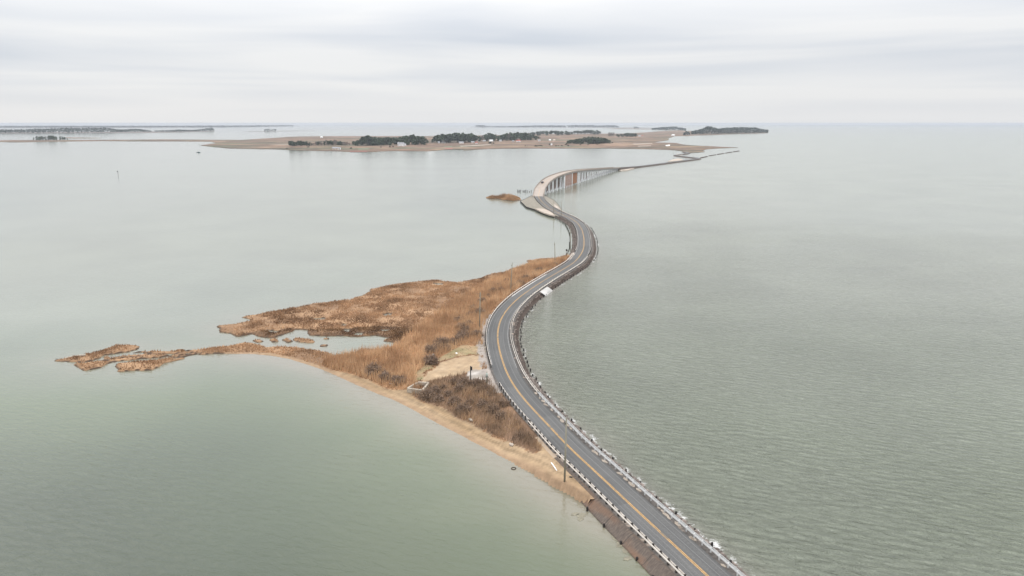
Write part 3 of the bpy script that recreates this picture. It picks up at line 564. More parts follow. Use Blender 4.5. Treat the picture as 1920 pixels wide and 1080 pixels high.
def shrub_mesh(seed):
    r = np.random.default_rng(seed); n = 800; th = r.uniform(0, 2 * np.pi, n); ph = np.arccos(r.uniform(0, 1, n)); R = r.uniform(.35, 1.0, n) * (0.85 + .3 * np.sin(th * 3 + seed) * .5)
    c = np.stack([np.cos(th) * np.sin(ph) * R, np.sin(th) * np.sin(ph) * R, np.cos(ph) * R * .95 + .05], 1)
    d = c + r.normal(0, .35, (n, 3)); d /= np.linalg.norm(d, axis=1)[:, None]; s = np.cross(d, r.normal(0, 1, (n, 3))); s /= np.linalg.norm(s, axis=1)[:, None]
    L = r.uniform(.12, .3, n)[:, None]; w = .036
    V = np.stack([c - d * L - s * w, c - d * L + s * w, c + d * L], 1).reshape(-1, 3); V[:, 2] = np.maximum(V[:, 2], 0)
    c0 = np.array((0.215, 0.152, 0.11)); cols = np.repeat(c0 * r.uniform(.65, 1.5, (n, 1)), 3, 0)
    return mk_mesh('twigs', V, np.arange(3 * n).reshape(-1, 3), M['twig'], cols=cols)
def stem_mesh(seed):
    r = random.Random(seed); b = MB()
    for k in range(6):
        a = k * 1.05 + r.uniform(-.3, .3); b.tube((.04 * math.cos(a), .04 * math.sin(a), -.1), (.45 * math.cos(a), .45 * math.sin(a), r.uniform(.5, .8)), .03, .012, 5)
    return b.mesh('stems', M['bark'])
SH = [(shrub_mesh(k), stem_mesh(k)) for k in range(5)]
shrub_n = 0
def shrubs(pxs, lbl, grp, r0, r1):
    for px, py in pxs:
        q = PG(px, py); r = random.uniform(r0, r1); e = empty('shrub', q, random.uniform(0, 6.28)); e.scale = (r, r, r * random.uniform(.8, 1.1)); tag(e, lbl, 'shrub', grp)
        tm, sm = random.choice(SH); link('twigs', tm, e); link('stems', sm, e)
shrubs([(871,635),(895,630),(811,661),(829,648),(846,647),(809,681),(747,718),(806,661),(827,648),(869,631),(866,616),(882,593),(892,629),(874,622),(880,609),(888,580),(862,602),(900,590),(816,655),(700,700),(722,712),(860,640),(838,655)],
       'leafless purple-grey shrub rising from the golden reeds near the sandy clearing', 'bare shrubs in the reeds', 1.7, 3.0)
shrubs([(905,566),(897,556),(925,548),(940,547),(962,538),(975,533),(986,524),(1000,515),(1012,509),(1029,502),(1040,497),(935,536),(950,527),(916,556)],
       'leafless grey shrub in the reed strip along the outside of the bend', 'bare shrubs along the bend', 1.4, 2.5)
shrubs([(840,741),(862,731),(822,751),(898,735),(915,742),(852,757),(881,757),(905,762),(925,772),(802,744),(815,738),(870,722),(852,719),(893,722),(939,783),(868,772),(945,760),(830,727),(910,728)],
       'dark leafless shrub in the brown thicket between beach and guardrail', 'dark shrubs in the thicket', 1.3, 2.5)

# ------------------------------------------------------------------ guardrails
POSTM = {}
def post_mesh(kind):
    if kind not in POSTM:
        b = MB()
        if kind == 'timber': b.box((0, 0, .30), (.22, .30, 1.25)).box((0, 0, .955), (.18, .26, .06), taper=.7)
        elif kind == 'grey': b.box((0, 0, .22), (.14, .2, 1.15)).box((0, -.19, .5), (.14, .14, .32))
        else: b.box((0, 0, .25), (.2, .2, 1.2)).box((0, 0, .88), (.16, .16, .06), taper=.6)
        POSTM[kind] = b.mesh('post', M['galv'] if kind == 'grey' else M['post'])
    return POSTM[kind]
def rail_mesh(s0, s1, o, z, m, face):             # a W-beam: folded sheet with thickness
    prof = [(0, -.155), (.055, -.105), (.055, -.06), (0, -.015), (0, .015), (.055, .06), (.055, .105), (0, .155)]
    prof = [(a * face, b) for a, b in prof] ; back = [(a - .02 * face, b) for a, b in prof[::-1]]
    pr = prof + back; k = len(pr); ss = srange(s0, s1, 1.6); V = []
    for s in ss:
        for a, b in pr: V.append(off(s, o + a, z + b))
    F = []
    for i in range(len(ss) - 1):
        for j in range(k):
            j2 = (j + 1) % k; F.append((i * k + j, i * k + j2, (i + 1) * k + j2, (i + 1) * k + j))
    F += [tuple(range(k))[::-1], tuple(range((len(ss) - 1) * k, len(ss) * k))]
    b = MB(); b.v = [tuple(v) for v in V]; b.f = F; return b
def guardrail(s0, s1, o, kind, railm, lbl, spacing=2.0, back=True, z=.66):
    g = empty('guardrail', tuple(off(s0, o, 0))); tag(g, lbl, 'guardrail', 'guardrails along the causeway')
    org = Vector(g.location); face = -1 if o > 0 else 1
    def put(b, nm):
        b.v = [tuple(Vector(v) - org) for v in b.v]; ob = b.build(nm, railm, g); return ob
    put(rail_mesh(s0, s1, o + face * .16, z, railm, face), 'rail')
    if back: put(rail_mesh(s0, s1, o - face * .22, z, railm, -face), 'rail')
    n = int((s1 - s0) / spacing)
    if n > 99: spacing = (s1 - s0) / 99; n = 99
    for i in range(n + 1):
        s = s0 + i * spacing
        if s > s1: break
        p = Vector(off(s, o, 0)) - org; link('post', post_mesh(kind), g, p, head(s))
    return g
S_NEAR = 40
S_RM = s_near(985, 690); S_RM2 = s_near(1000, 556); S_RM3 = s_near(1100, 483)
guardrail(S_NEAR, S_LS + 6, -3.45, 'timber', M['oldrail'], 'pale guardrail on dark timber posts above the stained concrete revetment', 1.9)
guardrail(S_LS + 6.2, S_GAP0, -3.45, 'slim', M['oldrail'], 'pale guardrail beside the brown thicket, ending at the sandy pull-off', 1.9, back=False)
guardrail(S_GAP1, s_near(945, 562), -3.5, 'slim', M['oldrail'], 'pale guardrail between road and reeds, starting at the sandy pull-off', 2.0, back=False)
guardrail(s_near(945, 562) + .2, S_LUP0 - 1, -3.5, 'slim', M['oldrail'], 'pale guardrail along the reed strip on the outside of the bend', 2.0, back=False)
guardrail(S_LUP0 + 6, s_near(1010, 372), -3.5, 'slim', M['oldrail'], 'pale guardrail above the dark rubble slope leading to the bridge', 2.2, back=False)
guardrail(S_NEAR, s_near(1000, 740), 3.9, 'grey', M['galv'], 'shiny galvanised guardrail above the broken concrete slabs beside open water', 1.9)
guardrail(s_near(1000, 740) + .2, S_RM2, 3.9, 'slim', M['oldrail'], 'dark-posted guardrail round the inside of the bend opposite the sandy pull-off', 2.0)
guardrail(S_RM2 + .2, S_RM3, 3.9, 'slim', M['oldrail'], 'dark-posted guardrail above the bright white concrete ramp', 2.0)
guardrail(S_RM3 + .2, s_near(1098, 421), 3.9, 'slim', M['oldrail'], 'guardrail on the seaward side of the tight bend before the bridge', 2.0, back=False)
guardrail(s_near(1096, 419), s_near(1020, 369), 3.9, 'slim', M['oldrail'], 'guardrail on the seaward side of the straight up to the bridge', 2.2, back=False)

# ------------------------------------------------------------------ timber piles in the water
def pile_mesh():
    b = MB(); b.tube((0, 0, -1.6), (0, 0, 1.0), .19, .165, 9); b.tube((0, 0, 1.0), (0.01, 0, 1.1), .165, .09, 9); return b.mesh('timber_pile', M['pile'])
PILE = pile_mesh()
def piles(s0, s1, o, sp, lbl, grp, zr=(-.35, .0), sc=1.0):
    s = s0
    while s < s1:
        p = off(s + random.uniform(-.4, .4), o + random.uniform(-.25, .25)); p[2] = random.uniform(*zr)
        ob = link('timber_pile', PILE, None, p, random.uniform(0, 6)); ob.rotation_euler = (random.uniform(-.06, .06), random.uniform(-.06, .06), random.uniform(0, 6)); ob.scale = (sc,) * 3
        tag(ob, lbl, 'pile', grp); s += sp * random.uniform(.88, 1.12)
piles(S_NEAR, s_near(1000, 730), 6.55, 4.6, 'short dark pile standing in the foam beside the galvanised guardrail', 'piles along the galvanised guardrail', (-.7, -.45), 1.05)
piles(s_near(998, 728), S_RM2 - 4, 6.8, 3.2, 'short dark pile standing in pale water on the inside of the bend', 'piles round the inside of the bend', (-.75, -.45), 1.15)
piles(S_RM2 + 3, S_RM3, 6.3, 3.0, 'short dark pile at the foot of the brown slope past the white ramp', 'piles below the brown slope', (-.75, -.45), 1.15)
piles(S_RM3, s_near(1098, 421), 7.2, 3.0, 'short dark pile off the outside of the tight bend before the bridge', 'piles off the tight bend', (-.7, -.4))
piles(S_NEAR + 6, S_LN + 3, -6.0, 4.6, 'short dark pile at the toe of the stained concrete revetment', 'piles along the revetment toe', (-.75, -.5), 1.15)
piles(S_LUP0 + 1, S_LUP1 - 12, -7.4, 2.8, 'short dark pile in calm water along the inside of the tight bend', 'piles inside the tight bend', (-.35, -.1))
for x in (970.5, 972.5, 974.2, 976.4, 980.5, 982.3, 984.2, 986, 988.6, 992.5, 996):
    p = P(x, 359.4 + random.uniform(-.3, .3)); ob = link('timber_pile', PILE, None, p, 0); ob.scale = (1.6, 1.6, random.uniform(.7, 2.0)); tag(ob, 'old dark pile stub in the broken row behind the grassy islet', 'pile', 'pile stubs behind the islet')

# ------------------------------------------------------------------ broken concrete slabs along the road edge, riprap below them
def slab_mesh(seed):
    r = random.Random(seed); n = r.choice((5, 6, 7)); V = []
    for zz in (0, .16):
        for i in range(n):
            a = 2 * math.pi * i / n; k = r.uniform(.75, 1.1) if zz == 0 else None
            V.append((math.cos(a), math.sin(a), zz))
    rr = [r.uniform(.7, 1.1) for _ in range(n)]
    V = [(x * rr[i % n] * .95, y * rr[i % n] * .5, z) for i, (x, y, z) in enumerate(V)]
    F = [tuple(range(n))[::-1], tuple(range(n, 2 * n))] + [(i, (i + 1) % n, n + (i + 1) % n, n + i) for i in range(n)]
    return mk_mesh('concrete_slab', V, F, M['slab'])
SLABS = [slab_mesh(k) for k in range(6)]
slab_px = [(1031,771),(1044,783),(1050.5,792),(1057,797),(1068,805.5),(1112.6,847),(1121,854.5),(1135,866.5),(1161,888.7),(1168,897),(1185,912),(1195,920),(1231,953.5),(1239,960),(1246,966),(1253,971.7),(1264,982.5),(1296,1010.8),(1300,1014),(1004,739),(1010,746),(1016,753),(1022,761),(1350,1062)]
for px, py in slab_px:
    q = P(px, py, 1.40); s = s_near(px, py, 1.4); q = off(s, 3.62 + random.uniform(-.1, .15), -.11); r = random.uniform(.45, 1.2)
    ob = link('concrete_slab', random.choice(SLABS), None, q, head(s) + random.uniform(-.35, .35)); ob.scale = (r, r * .8, .8)
    tag(ob, 'broken tan concrete slab at the foot of the galvanised guardrail', 'slab', 'broken slabs at the road edge')
def stones(name, n, f, lbl, m, r0=.18, r1=.5):
    ico = bmesh.new(); bmesh.ops.create_icosphere(ico, subdivisions=1, radius=1); iv = np.array([v.co[:] for v in ico.verts]); iff = np.array([[v.index for v in fc.verts] for fc in ico.faces]); ico.free()
    c = f(n); n = len(c); k = len(iv)
    sc = RNG.uniform(r0, r1, (n, 1, 1)) * RNG.uniform(.6, 1.3, (n, 1, 3)); sc[..., 2] *= .65
    V = iv[None] * sc * RNG.uniform(.72, 1.2, (n, k, 1)) + c[:, None, :]
    F = (iff[None] + (np.arange(n) * k)[:, None, None]).reshape(-1, 3)
    col = np.repeat(np.array((0.17, 0.14, 0.12)) * RNG.uniform(.45, 1.6, (n, 1)), k, 0)
    o = link(name, mk_mesh(name, V.reshape(-1, 3), F, m, cols=col)); tag(o, lbl, kind='stuff')
def rr_right(n):
    out_ = []
    for _ in range(n):
        s = random.uniform(30, s_near(985, 700)); o = random.uniform(4.6, 6.9); p = off(s, o); p[2] = np.interp(o, [4.6, 5.0, 5.4, 6.0, 7.0], [1.38, 1.0, .5, .1, -.15]) + random.uniform(-.1, .1); out_.append(p)
    return np.array(out_)
stones('riprap', 2600, rr_right, 'grey brown riprap stones below the galvanised guardrail', mat('riprap stone', (1, 1, 1), .95, .2, 3, attr=True))
def rr_curve(n):
    out_ = []
    for _ in range(n):
        s = random.uniform(s_near(985, 700), S_RP0); o = random.uniform(4.5, 5.2); p = off(s, o, -.25 + random.uniform(-.15, .1) - (o - 4.5) * .5); out_.append(p)
    for _ in range(n // 2):
        s = random.uniform(S_LUP0, S_LUP1); o = -random.uniform(3.9, 6.2); p = off(s, o); p[2] = np.interp(-o, [3.9, 4.4, 5.2, 6.2], [1.35, 1.0, .4, 0]) ; out_.append(p)
    return np.array(out_)
stones('rubble', 1500, rr_curve, 'dark rubble on the causeway slopes round the bends', mat('rubble stone', (1, 1, 1), .95, .2, 3, attr=True), .15, .4)

# ------------------------------------------------------------------ utility poles
def utility_pole(bpx, tpx, lbl, arm=False, z0=None):
    b = PG(*bpx) if z0 is None else P(*bpx, z0); h = z_at(tpx[1], b[1]) - b[2]; top = P(tpx[0], tpx[1], b[2] + h) - b
    e = empty('utility_pole', b); tag(e, lbl, 'utility pole', 'utility poles along the causeway')
    MB().tube((0, 0, -.6), (top[0], 0, h), .19, .13, 10).build('shaft', M['wood'], e, True)
    MB().box((top[0] * .985, 0, h - .35), (.09, .1, .5)).box((top[0] * .97 - .16, 0, h - 1.0), (.22, .16, .3)).build('bracket', M['black'], e)
    MB().tube((top[0], 0, h), (top[0], 0, h + .22), .06, .045, 8).build('insulator', M['metalbox'], e)
    if arm: MB().tube((top[0] * .55, -.02, h * .55), (top[0] * .55, -.3, h * .55 + .1), .04, .03, 6).build('arm', M['galv'], e)
utility_pole((1058.5, 904), (1062, 784), 'weathered utility pole standing on the sand beside the near guardrail', True)
utility_pole((899, 617), (900.5, 549), 'utility pole in the reeds beside the gravel verge above the clearing')
utility_pole((957, 548), (960.5, 493), 'utility pole in the reeds beside the strip of white drifted sand')
utility_pole((1041, 494), (1040, 454.5), 'utility pole at the narrow tip of the reed strip')
utility_pole((1069.7, 470), (1069.5, 428.5), 'utility pole in the water inside the tight bend', z0=0.0)
utility_pole((1052.5, 409), (1052.5, 377), 'utility pole at the narrow neck of road before the approach pad', z0=0.2)
utility_pole((1038.4, 405.5), (1038.4, 372), 'utility pole by the bulkhead of the approach pad nearest the bridge', z0=0.3)
for (px, py, ty, l) in ((1263, 297, 282.5, 'faint thin pole on the far causeway by its sand patch'), (1287, 295, 281.5, 'faint thin pole where the far causeway doubles back'), (1300, 297, 283.5, 'faint thin pole at the outer bend of the far causeway')):
    utility_pole((px, py), (px, ty), l, z0=0.8)
b = PG(882.7, 719); h = z_at(686.5, b[1]) - b[2]; e = empty('meter_post', b); tag(e, 'dark timber post with a black box on top at the sandy pull-off', 'post')
MB().tube((0, 0, -.4), (0, 0, h), .14, .12, 8).build('shaft', M['post'], e, True); MB().box((.2, 0, h - .6), (.42, .32, .9)).build('box', M['black'], e)
b = PG(913, 722); h = z_at(697, b[1]) - b[2]; e = empty('transformer_post', b); tag(e, 'timber post carrying a grey green can beside the pull-off entrance', 'post')
MB().tube((0, 0, -.4), (0, 0, h), .13, .11, 8).build('shaft', M['wood'], e, True); c_ = MB().tube((0, -.2, h * .62), (0, -.2, h * .62 + .95), .26, .26, 12).build('can', M['metalbox'], e, True); MB().tube((0, -.2, h * .62 + .95), (0, -.2, h * .62 + 1.05), .2, .1, 10).build('lid', M['metalbox'], c_)
b = PG(1061.6, 482.5); h = z_at(467, b[1]) - b[2]; e = empty('sign_post', b); tag(e, 'short dark post with a small sign at the reed strip tip', 'sign')
MB().tube((0, 0, -.4), (0, 0, h), .08, .08, 6).build('shaft', M['post'], e); MB().box((.12, 0, h - .5), (.7, .05, .9)).build('panel', M['post'], e)

# ------------------------------------------------------------------ foundation ring, logs and debris
fpx = [(764, 735.5), (784, 722.5), (804, 723.5), (792, 738)]; fw = [PG(*q) for q in fpx]; b = MB()
for i in range(4):
    p0, p1 = fw[i], fw[(i + 1) % 4]; d = p1 - p0; L = np.hypot(d[0], d[1]); c = (p0 + p1) / 2
    b.box((c[0], c[1], .95), (L + .0 if i % 2 else L - .45, .45, 1.0 if i % 2 == 0 else 1.02), math.atan2(d[1], d[0]))
tag(b.build('foundation', M['foundation']), 'square ring of pale concrete foundation at the edge of beach and thicket', 'foundation')
def log(px0, px1, r, name, lbl, m=M['greywood'], lift=.1):
    p0, p1 = PG(*px0), PG(*px1); b = MB(); p0[2] += r * .6; p1[2] += r * .6 + lift; mid = (p0 + p1) / 2; mid[2] += r * .3
    b.tube(p0, mid, r * .8, r, 8).tube(mid, p1, r, r * .7, 8); tag(b.build(name, m, None, True), lbl, 'log')
log((879, 787), (886, 791.5), .28, 'log', 'pale broken log end lying at the thicket edge above the beach')
log((116, 674.5), (160, 667.6), .34, 'log', 'long bleached driftwood trunk on the tip of the spit')
log((98, 677.5), (116, 678.5), .4, 'driftwood', 'dark root end of driftwood at the outermost tip of the spit', M['post'])
log((1033.5, 868), (1044, 883), .12, 'pipe', 'thin white pipe lying in the wet hollow below the concrete apron', M['white'], 0)
def debris(px, r, lbl, m, name='concrete_block', cat='block'):
    q = PG(*px); o = link(name, SLABS[hash(px) % 6].copy(), None, (q[0], q[1], q[2] + .02), random.uniform(0, 3)); o.data.materials.clear(); o.data.materials.append(m); o.scale = (r, r * 1.3, 2.2 * r); tag(o, lbl, cat)
debris((959, 835), .8, 'pale flat slab on the beach below the thicket corner', M['slab'], 'concrete_slab', 'slab')
debris((856, 663), .5, 'small white scrap on the green grass above the clearing', M['white'], 'litter', 'litter')
debris((811, 665.5), .5, 'small white scrap in front of a bare shrub', M['white'], 'litter', 'litter')
debris((733, 720), .5, 'small white scrap at the reed edge above the beach', M['white'], 'litter', 'litter')
debris((1070, 895), .35, 'dark stone on the sand beside the base of the near pole', M['post'], 'stone', 'stone')
q = P(963, 878.5, 0.02); b = MB()
for i in range(14):
    a0, a1 = 2 * math.pi * i / 14, 2 * math.pi * (i + 1) / 14; b.tube((q[0] + .42 * math.cos(a0), q[1] + .42 * math.sin(a0), .03), (q[0] + .42 * math.cos(a1), q[1] + .42 * math.sin(a1), .03), .09, .09, 6)
tag(b.build('tyre', M['slope']), 'half sunk old tyre in the shallows off the beach', 'tyre')
for i, (px, py, r) in enumerate([(1079, 964, .9), (1089, 966, 1.2), (1088, 973, .9), (1155, 1010, 1.0), (1163, 1020, 1.2), (1172, 1032, 1.0), (1178, 1047, .9)]):
    q = P(px, py, -.02); o = link('concrete_slab', SLABS[i % 6], None, (q[0], q[1], -.125), random.uniform(0, 3)); o.scale = (r, r * 1.2, 1); o.data = o.data.copy(); o.data.materials.clear(); o.data.materials.append(M['awash']); tag(o, 'dull tan slab awash in the shallows off the stained revetment', 'slab', 'slabs awash off the revetment')

# ------------------------------------------------------------------ islet by the bridge
def slab_land(name, px, z, m, jag=0.0, kind='structure', sub=6, seed=1):
    p2 = PP(px, 0.0); r = np.random.default_rng(seed); out_ = []
    n = len(p2)
    for i in range(n):
        a, b_ = p2[i], p2[(i + 1) % n]; d = b_ - a
        for k in range(sub):
            q = a + d * k / sub; out_.append(q + r.normal(0, 1, 2) * np.array([jag * .4, jag]) * (1 if k else .3))
    p2 = out_; n = len(p2)
    V = [(x, y, z) for x, y in p2] + [(x, y, -1.0) for x, y in p2]
    tri = tessellate_polygon([[Vector((x, y, 0)) for x, y in p2]])
    F = [tuple(t) for t in tri] + [(i, (i + 1) % n, n + (i + 1) % n, n + i) for i in range(n)]
    o = link(name, mk_mesh(name, V, F, m)); bmx = bmesh.new(); bmx.from_mesh(o.data); bmesh.ops.recalc_face_normals(bmx, faces=bmx.faces); bmx.to_mesh(o.data); bmx.free()
    return tag(o, kind=kind)
ISLET = [(911,370.8),(921,369.8),(935,370),(944,368.6),(956,368.2),(967,368.4),(973.8,371),(977,375),(962,377.2),(945,375.3),(931,372.6),(919,373.2)]
slab_land('islet_ground', ISLET, .2, M['islesand'], .6)
def blade_patch(name, px, n, h, w, ca, cb, lbl, z=.3):
    p2 = PP(px, 0.0); lo, hi = p2.min(0), p2.max(0); x = RNG.uniform(lo[0], hi[0], n); y = RNG.uniform(lo[1], hi[1], n); k = inside(p2, x, y); x, y = x[k], y[k]; n = len(x)
    hh = h * RNG.uniform(.4, 1.1, n) * (0.15 + np.clip(edge_dist(p2, x, y) / 7, 0, 1)) * (0.3 + 1.2 * vnoise(x, y, 6, 201)); a = RNG.uniform(0, 6.28, n)
    V = np.empty((n, 3, 3)); V[:, 0] = np.stack([x - np.cos(a) * w, y - np.sin(a) * w, np.full(n, z)], 1); V[:, 1] = np.stack([x + np.cos(a) * w, y + np.sin(a) * w, np.full(n, z)], 1); V[:, 2] = np.stack([x + RNG.normal(0, .3, n), y + RNG.normal(0, .3, n), z + hh], 1)
    c = np.repeat(ramp3(x, y, 7, 203, ca, cb), 3, 0)
    tag(link(name, mk_mesh(name, V.reshape(-1, 3), np.arange(3 * n).reshape(-1, 3), M['blade'], cols=c)), lbl, kind='stuff')
blade_patch('reeds', ISLET, 16000, 3.4, .13, (0.30, 0.18, 0.10), (0.58, 0.38, 0.22), 'brown reeds covering the islet beside the bridge approach')

# ------------------------------------------------------------------ bridge
br = empty('bridge', tuple(off(S_B0, 0, 0))); tag(br, 'long low concrete road bridge arching over the channel on white piers', 'bridge'); org = Vector(br.location)
def rel(b): b.v = [tuple(Vector(v) - org) for v in b.v]; return b
def sweep(prof, s0, s1, step=3.0):
    ss = srange(s0, s1, step); k = len(prof); b = MB()
    for s in ss: b.v += [tuple(off(s, o, z)) for o, z in prof]
    for i in range(len(ss) - 1):
        for j in range(k):
            j2 = (j + 1) % k; b.f.append((i * k + j, i * k + j2, (i + 1) * k + j2, (i + 1) * k + j))
    b.f += [tuple(range(k))[::-1], tuple(range((len(ss) - 1) * k, len(ss) * k))]
    return rel(b)
HWB = 4.75
sweep([(-HWB, -.35), (HWB, -.35), (HWB, 0), (-HWB, 0)][::-1], S_B0, S_B1).build('deck', M['deck'], br)
for o in (-4.4, -1.5, 1.5, 4.4): sweep([(o - .25, -1.25), (o + .25, -1.25), (o + .25, -.352), (o - .25, -.352)][::-1], S_B0 + .4, S_B1 - .4).build('girder', M['girder'], br)
for sgn in (-1, 1):
    sweep([(sgn * (HWB - .28), .003), (sgn * (HWB + .05), .003), (sgn * (HWB + .05), .85), (sgn * (HWB - .18), .85)][::-sgn], S_B0, S_B1).build('parapet', M['parapet'], br)
b = MB(); 
for o0, o1, m_ in ((-.2, -.08, 1), (.08, .2, 1)): ribbon('centre_line', S_B0 + 1, S_B1 - 1, [(o0, .012), (o1, .012)], mat('faded deck line', (0.50, 0.33, 0.18), .8, .2, 1), None).parent = br
for ch in br.children:
    if ch.name.startswith('centre_line'): ch.location = -org
def cross_joint(): 
    b = MB()
    for s in np.arange(S_B0 + 11, S_B1 - 5, 11.5):
        p = off(s, 0, .008); b.box((p[0] - org[0], p[1] - org[1], p[2] - org[2] + .002), (.12, 2 * HWB - .8, .012), head(s))
    b.build('expansion_joint', M['girder'], br)
cross_joint()
M['shadeconc'] = mat('inner column concrete in painted shade', (0.19, 0.145, 0.125), 0.9, 0.25, .5)  # under-deck shade on the inner columns, put into a darker brown concrete
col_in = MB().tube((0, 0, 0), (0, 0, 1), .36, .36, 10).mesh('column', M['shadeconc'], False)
col_m = MB().tube((0, 0, 0), (0, 0, 1), .45, .45, 10).mesh('column', M['conc'], False)
def s_bridge(sb): q = BA + BD * sb - BN * 4.75; return S[np.argmin(((C[:, :2] - q) ** 2).sum(1))]
sb = 3.0
while sb < 334:
    if not (66 < sb < 124):
        s = s_bridge(sb); top = off(s, 0, -1.26); hgt = top[2]
        if hgt > 1.4:
            a = head(s); pr = MB().box((0, 0, top[2] - .45), (.9, 9.4, .9)); 
            if hgt > 3: pr.box((0, 0, 1.05), (.8, 9.0, .6))
            pr.box((0, 0, .2), (1.6, 9.6, .7))
            o = pr.build('pier', M['conc'], br); o.location = Vector((top[0], top[1], 0)) - org; o.rotation_euler = (0, 0, a)
            for y in (-4.0, -1.35, 1.35, 4.0):
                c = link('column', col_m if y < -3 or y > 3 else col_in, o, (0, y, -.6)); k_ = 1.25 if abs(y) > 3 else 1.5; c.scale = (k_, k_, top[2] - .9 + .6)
    sb += 12.6
# channel piers with rust stained fender walls on the open water side
def wall_between(s0, s1, o, zb, m, name, rows):
    p0, p1 = off(s0, o), off(s1, o); d = p1 - p0; L = np.hypot(d[0], d[1]); a = math.atan2(d[1], d[0]); c = (p0 + p1) / 2; zt = c[2] - 1.3
    b = MB().box((c[0] - org[0], c[1] - org[1], (zb + zt) / 2 - org[2]), (L, .5, zt - zb), a)
    for k in range(rows):
        z = zb + (k + .5) * (zt - zb) / rows; b.box((c[0] - org[0] + math.sin(a) * .3, c[1] - org[1] - math.cos(a) * .3, z - org[2]), (L - .1, .14, .28), a)
    return b.build(name, m, br)
w1 = wall_between(s_bridge(68), s_bridge(95), 4.0, .1, M['rustbrick'], 'fender_wall', 0); w1['label'] = 'mottled pinkish grey pier wall'
w2 = wall_between(s_bridge(97), s_bridge(119), 3.2, 1.0, M['rust'], 'fender_wall', 9); w2['label'] = 'rust orange planked channel fender'
for sbv, yy in ((66.5, 0), (96, 0), (120.5, 0)):
    s = s_bridge(sbv); top = off(s, 0, -1.3); o = MB().box((0, 0, top[2] / 2 - .4), (1.2, 9.4, top[2] + .8)).build('channel_pier', M['conc'], br); o.location = Vector((top[0], top[1], 0)) - org; o.rotation_euler = (0, 0, head(s))
for k in range(5):
    p = off(s_bridge(70 + k * 6), 5.4); MB().tube((p[0] - org[0], p[1] - org[1], -1 - org[2]), (p[0] - org[0], p[1] - org[1], 1.8 - org[2]), .35, .3, 8).build('fender_pile', M['conc'], br)
for s, nm in ((S_B0, 0), (S_B1, 0)):
    p = off(s, 0, -.4); o = MB().box((0, 0, p[2] / 2 - .6), (1.4, 9.3, p[2] + 1.0)).build('abutment', M['girder'], br); o.location = Vector((p[0], p[1], 0)) - org; o.rotation_euler = (0, 0, head(s))

# car on the bridge
sc_ = s_near(1017, 342.5, 9.3); p = off(sc_, -1.75, .02); car = empty('car', p, head(sc_)); tag(car, 'small dark car driving over the near rise of the bridge', 'car')
def loft(sections, m, name, parent):
    b = MB(); k = len(sections[0][1])
    for x, ring in sections: b.v += [(x, y, z) for y, z in ring]
    for i in range(len(sections) - 1):
        for j in range(k): j2 = (j + 1) % k; b.f.append((i * k + j, i * k + j2, (i + 1) * k + j2, (i + 1) * k + j))
    b.f += [tuple(range(k))[::-1], tuple(range((len(sections) - 1) * k, len(sections) * k))]
    return b.build(name, m, parent)
def ring(w, z0, z1): return [(-w, z0), (w, z0), (w + .04, (z0 + z1) / 2), (w - .05, z1), (-w + .05, z1), (-w - .04, (z0 + z1) / 2)]
loft([(-2.2, ring(.75, .45, .8)), (-2.0, ring(.88, .28, .98)), (-.8, ring(.9, .25, 1.02)), (.9, ring(.9, .25, 1.0)), (1.9, ring(.86, .28, .86)), (2.2, ring(.72, .42, .7))], M['carpaint'], 'body', car)
loft([(-1.95, ring(.72, .95, 1.0)), (-1.35, ring(.7, .96, 1.52)), (.1, ring(.7, .96, 1.55)), (1.0, ring(.74, .94, 1.0))], M['glass'], 'window', car)
MB().box((-.6, 0, 1.565), (1.45, 1.2, .05), taper=.95).build('roof', M['carpaint'], car)
for x in (-1.35, 1.35):
    for y in (-.82, .82):
        w_ = MB().tube((x, y - .11, .33), (x, y + .11, .33), .33, .33, 14).build('wheel', M['tyre'], car); MB().tube((x, y + math.copysign(.105, y), .33), (x, y + math.copysign(.125, y), .33), .2, .18, 10).build('rim', M['galv'], w_)
for y in (-.6, .6): MB().box((-2.19, y, .72), (.1, .3, .14)).build('taillight', M['red'], car)

# breakwater pieces beyond the causeway
for i, (a, b_) in enumerate([((1314.5,296.2),(1326,293.9)),((1330,292.6),(1341.7,290.7)),((1345.8,289.9),(1357,288)),((1361,287.4),(1372,285.6)),((1375,285.1),(1385.4,283.3))]):
    p0, p1 = P(*a), P(*b_); d = p1 - p0; L = np.hypot(d[0], d[1]); m_ = MB(); r = random.Random(i)
    for k in range(16):
        f = (k + .5) / 16; c = p0 + d * f; m_.box((c[0], c[1], .35 + r.uniform(-.1, .15)), (L / 16 * 1.15, 3.6 + r.uniform(-.6, .6), 1.5), math.atan2(d[1], d[0]) + r.uniform(-.06, .06), .6)
    names = ['dark stone breakwater piece joined to the far causeway corner', 'dark stone breakwater, second piece out from the far causeway corner', 'dark stone breakwater, middle piece of the dashed line', 'dark stone breakwater, second last piece of the dashed line', 'dark stone breakwater at the outer end of the dashed line']
    tag(m_.build('breakwater', M['slope']), names[i], 'breakwater', 'dashed line of breakwaters')

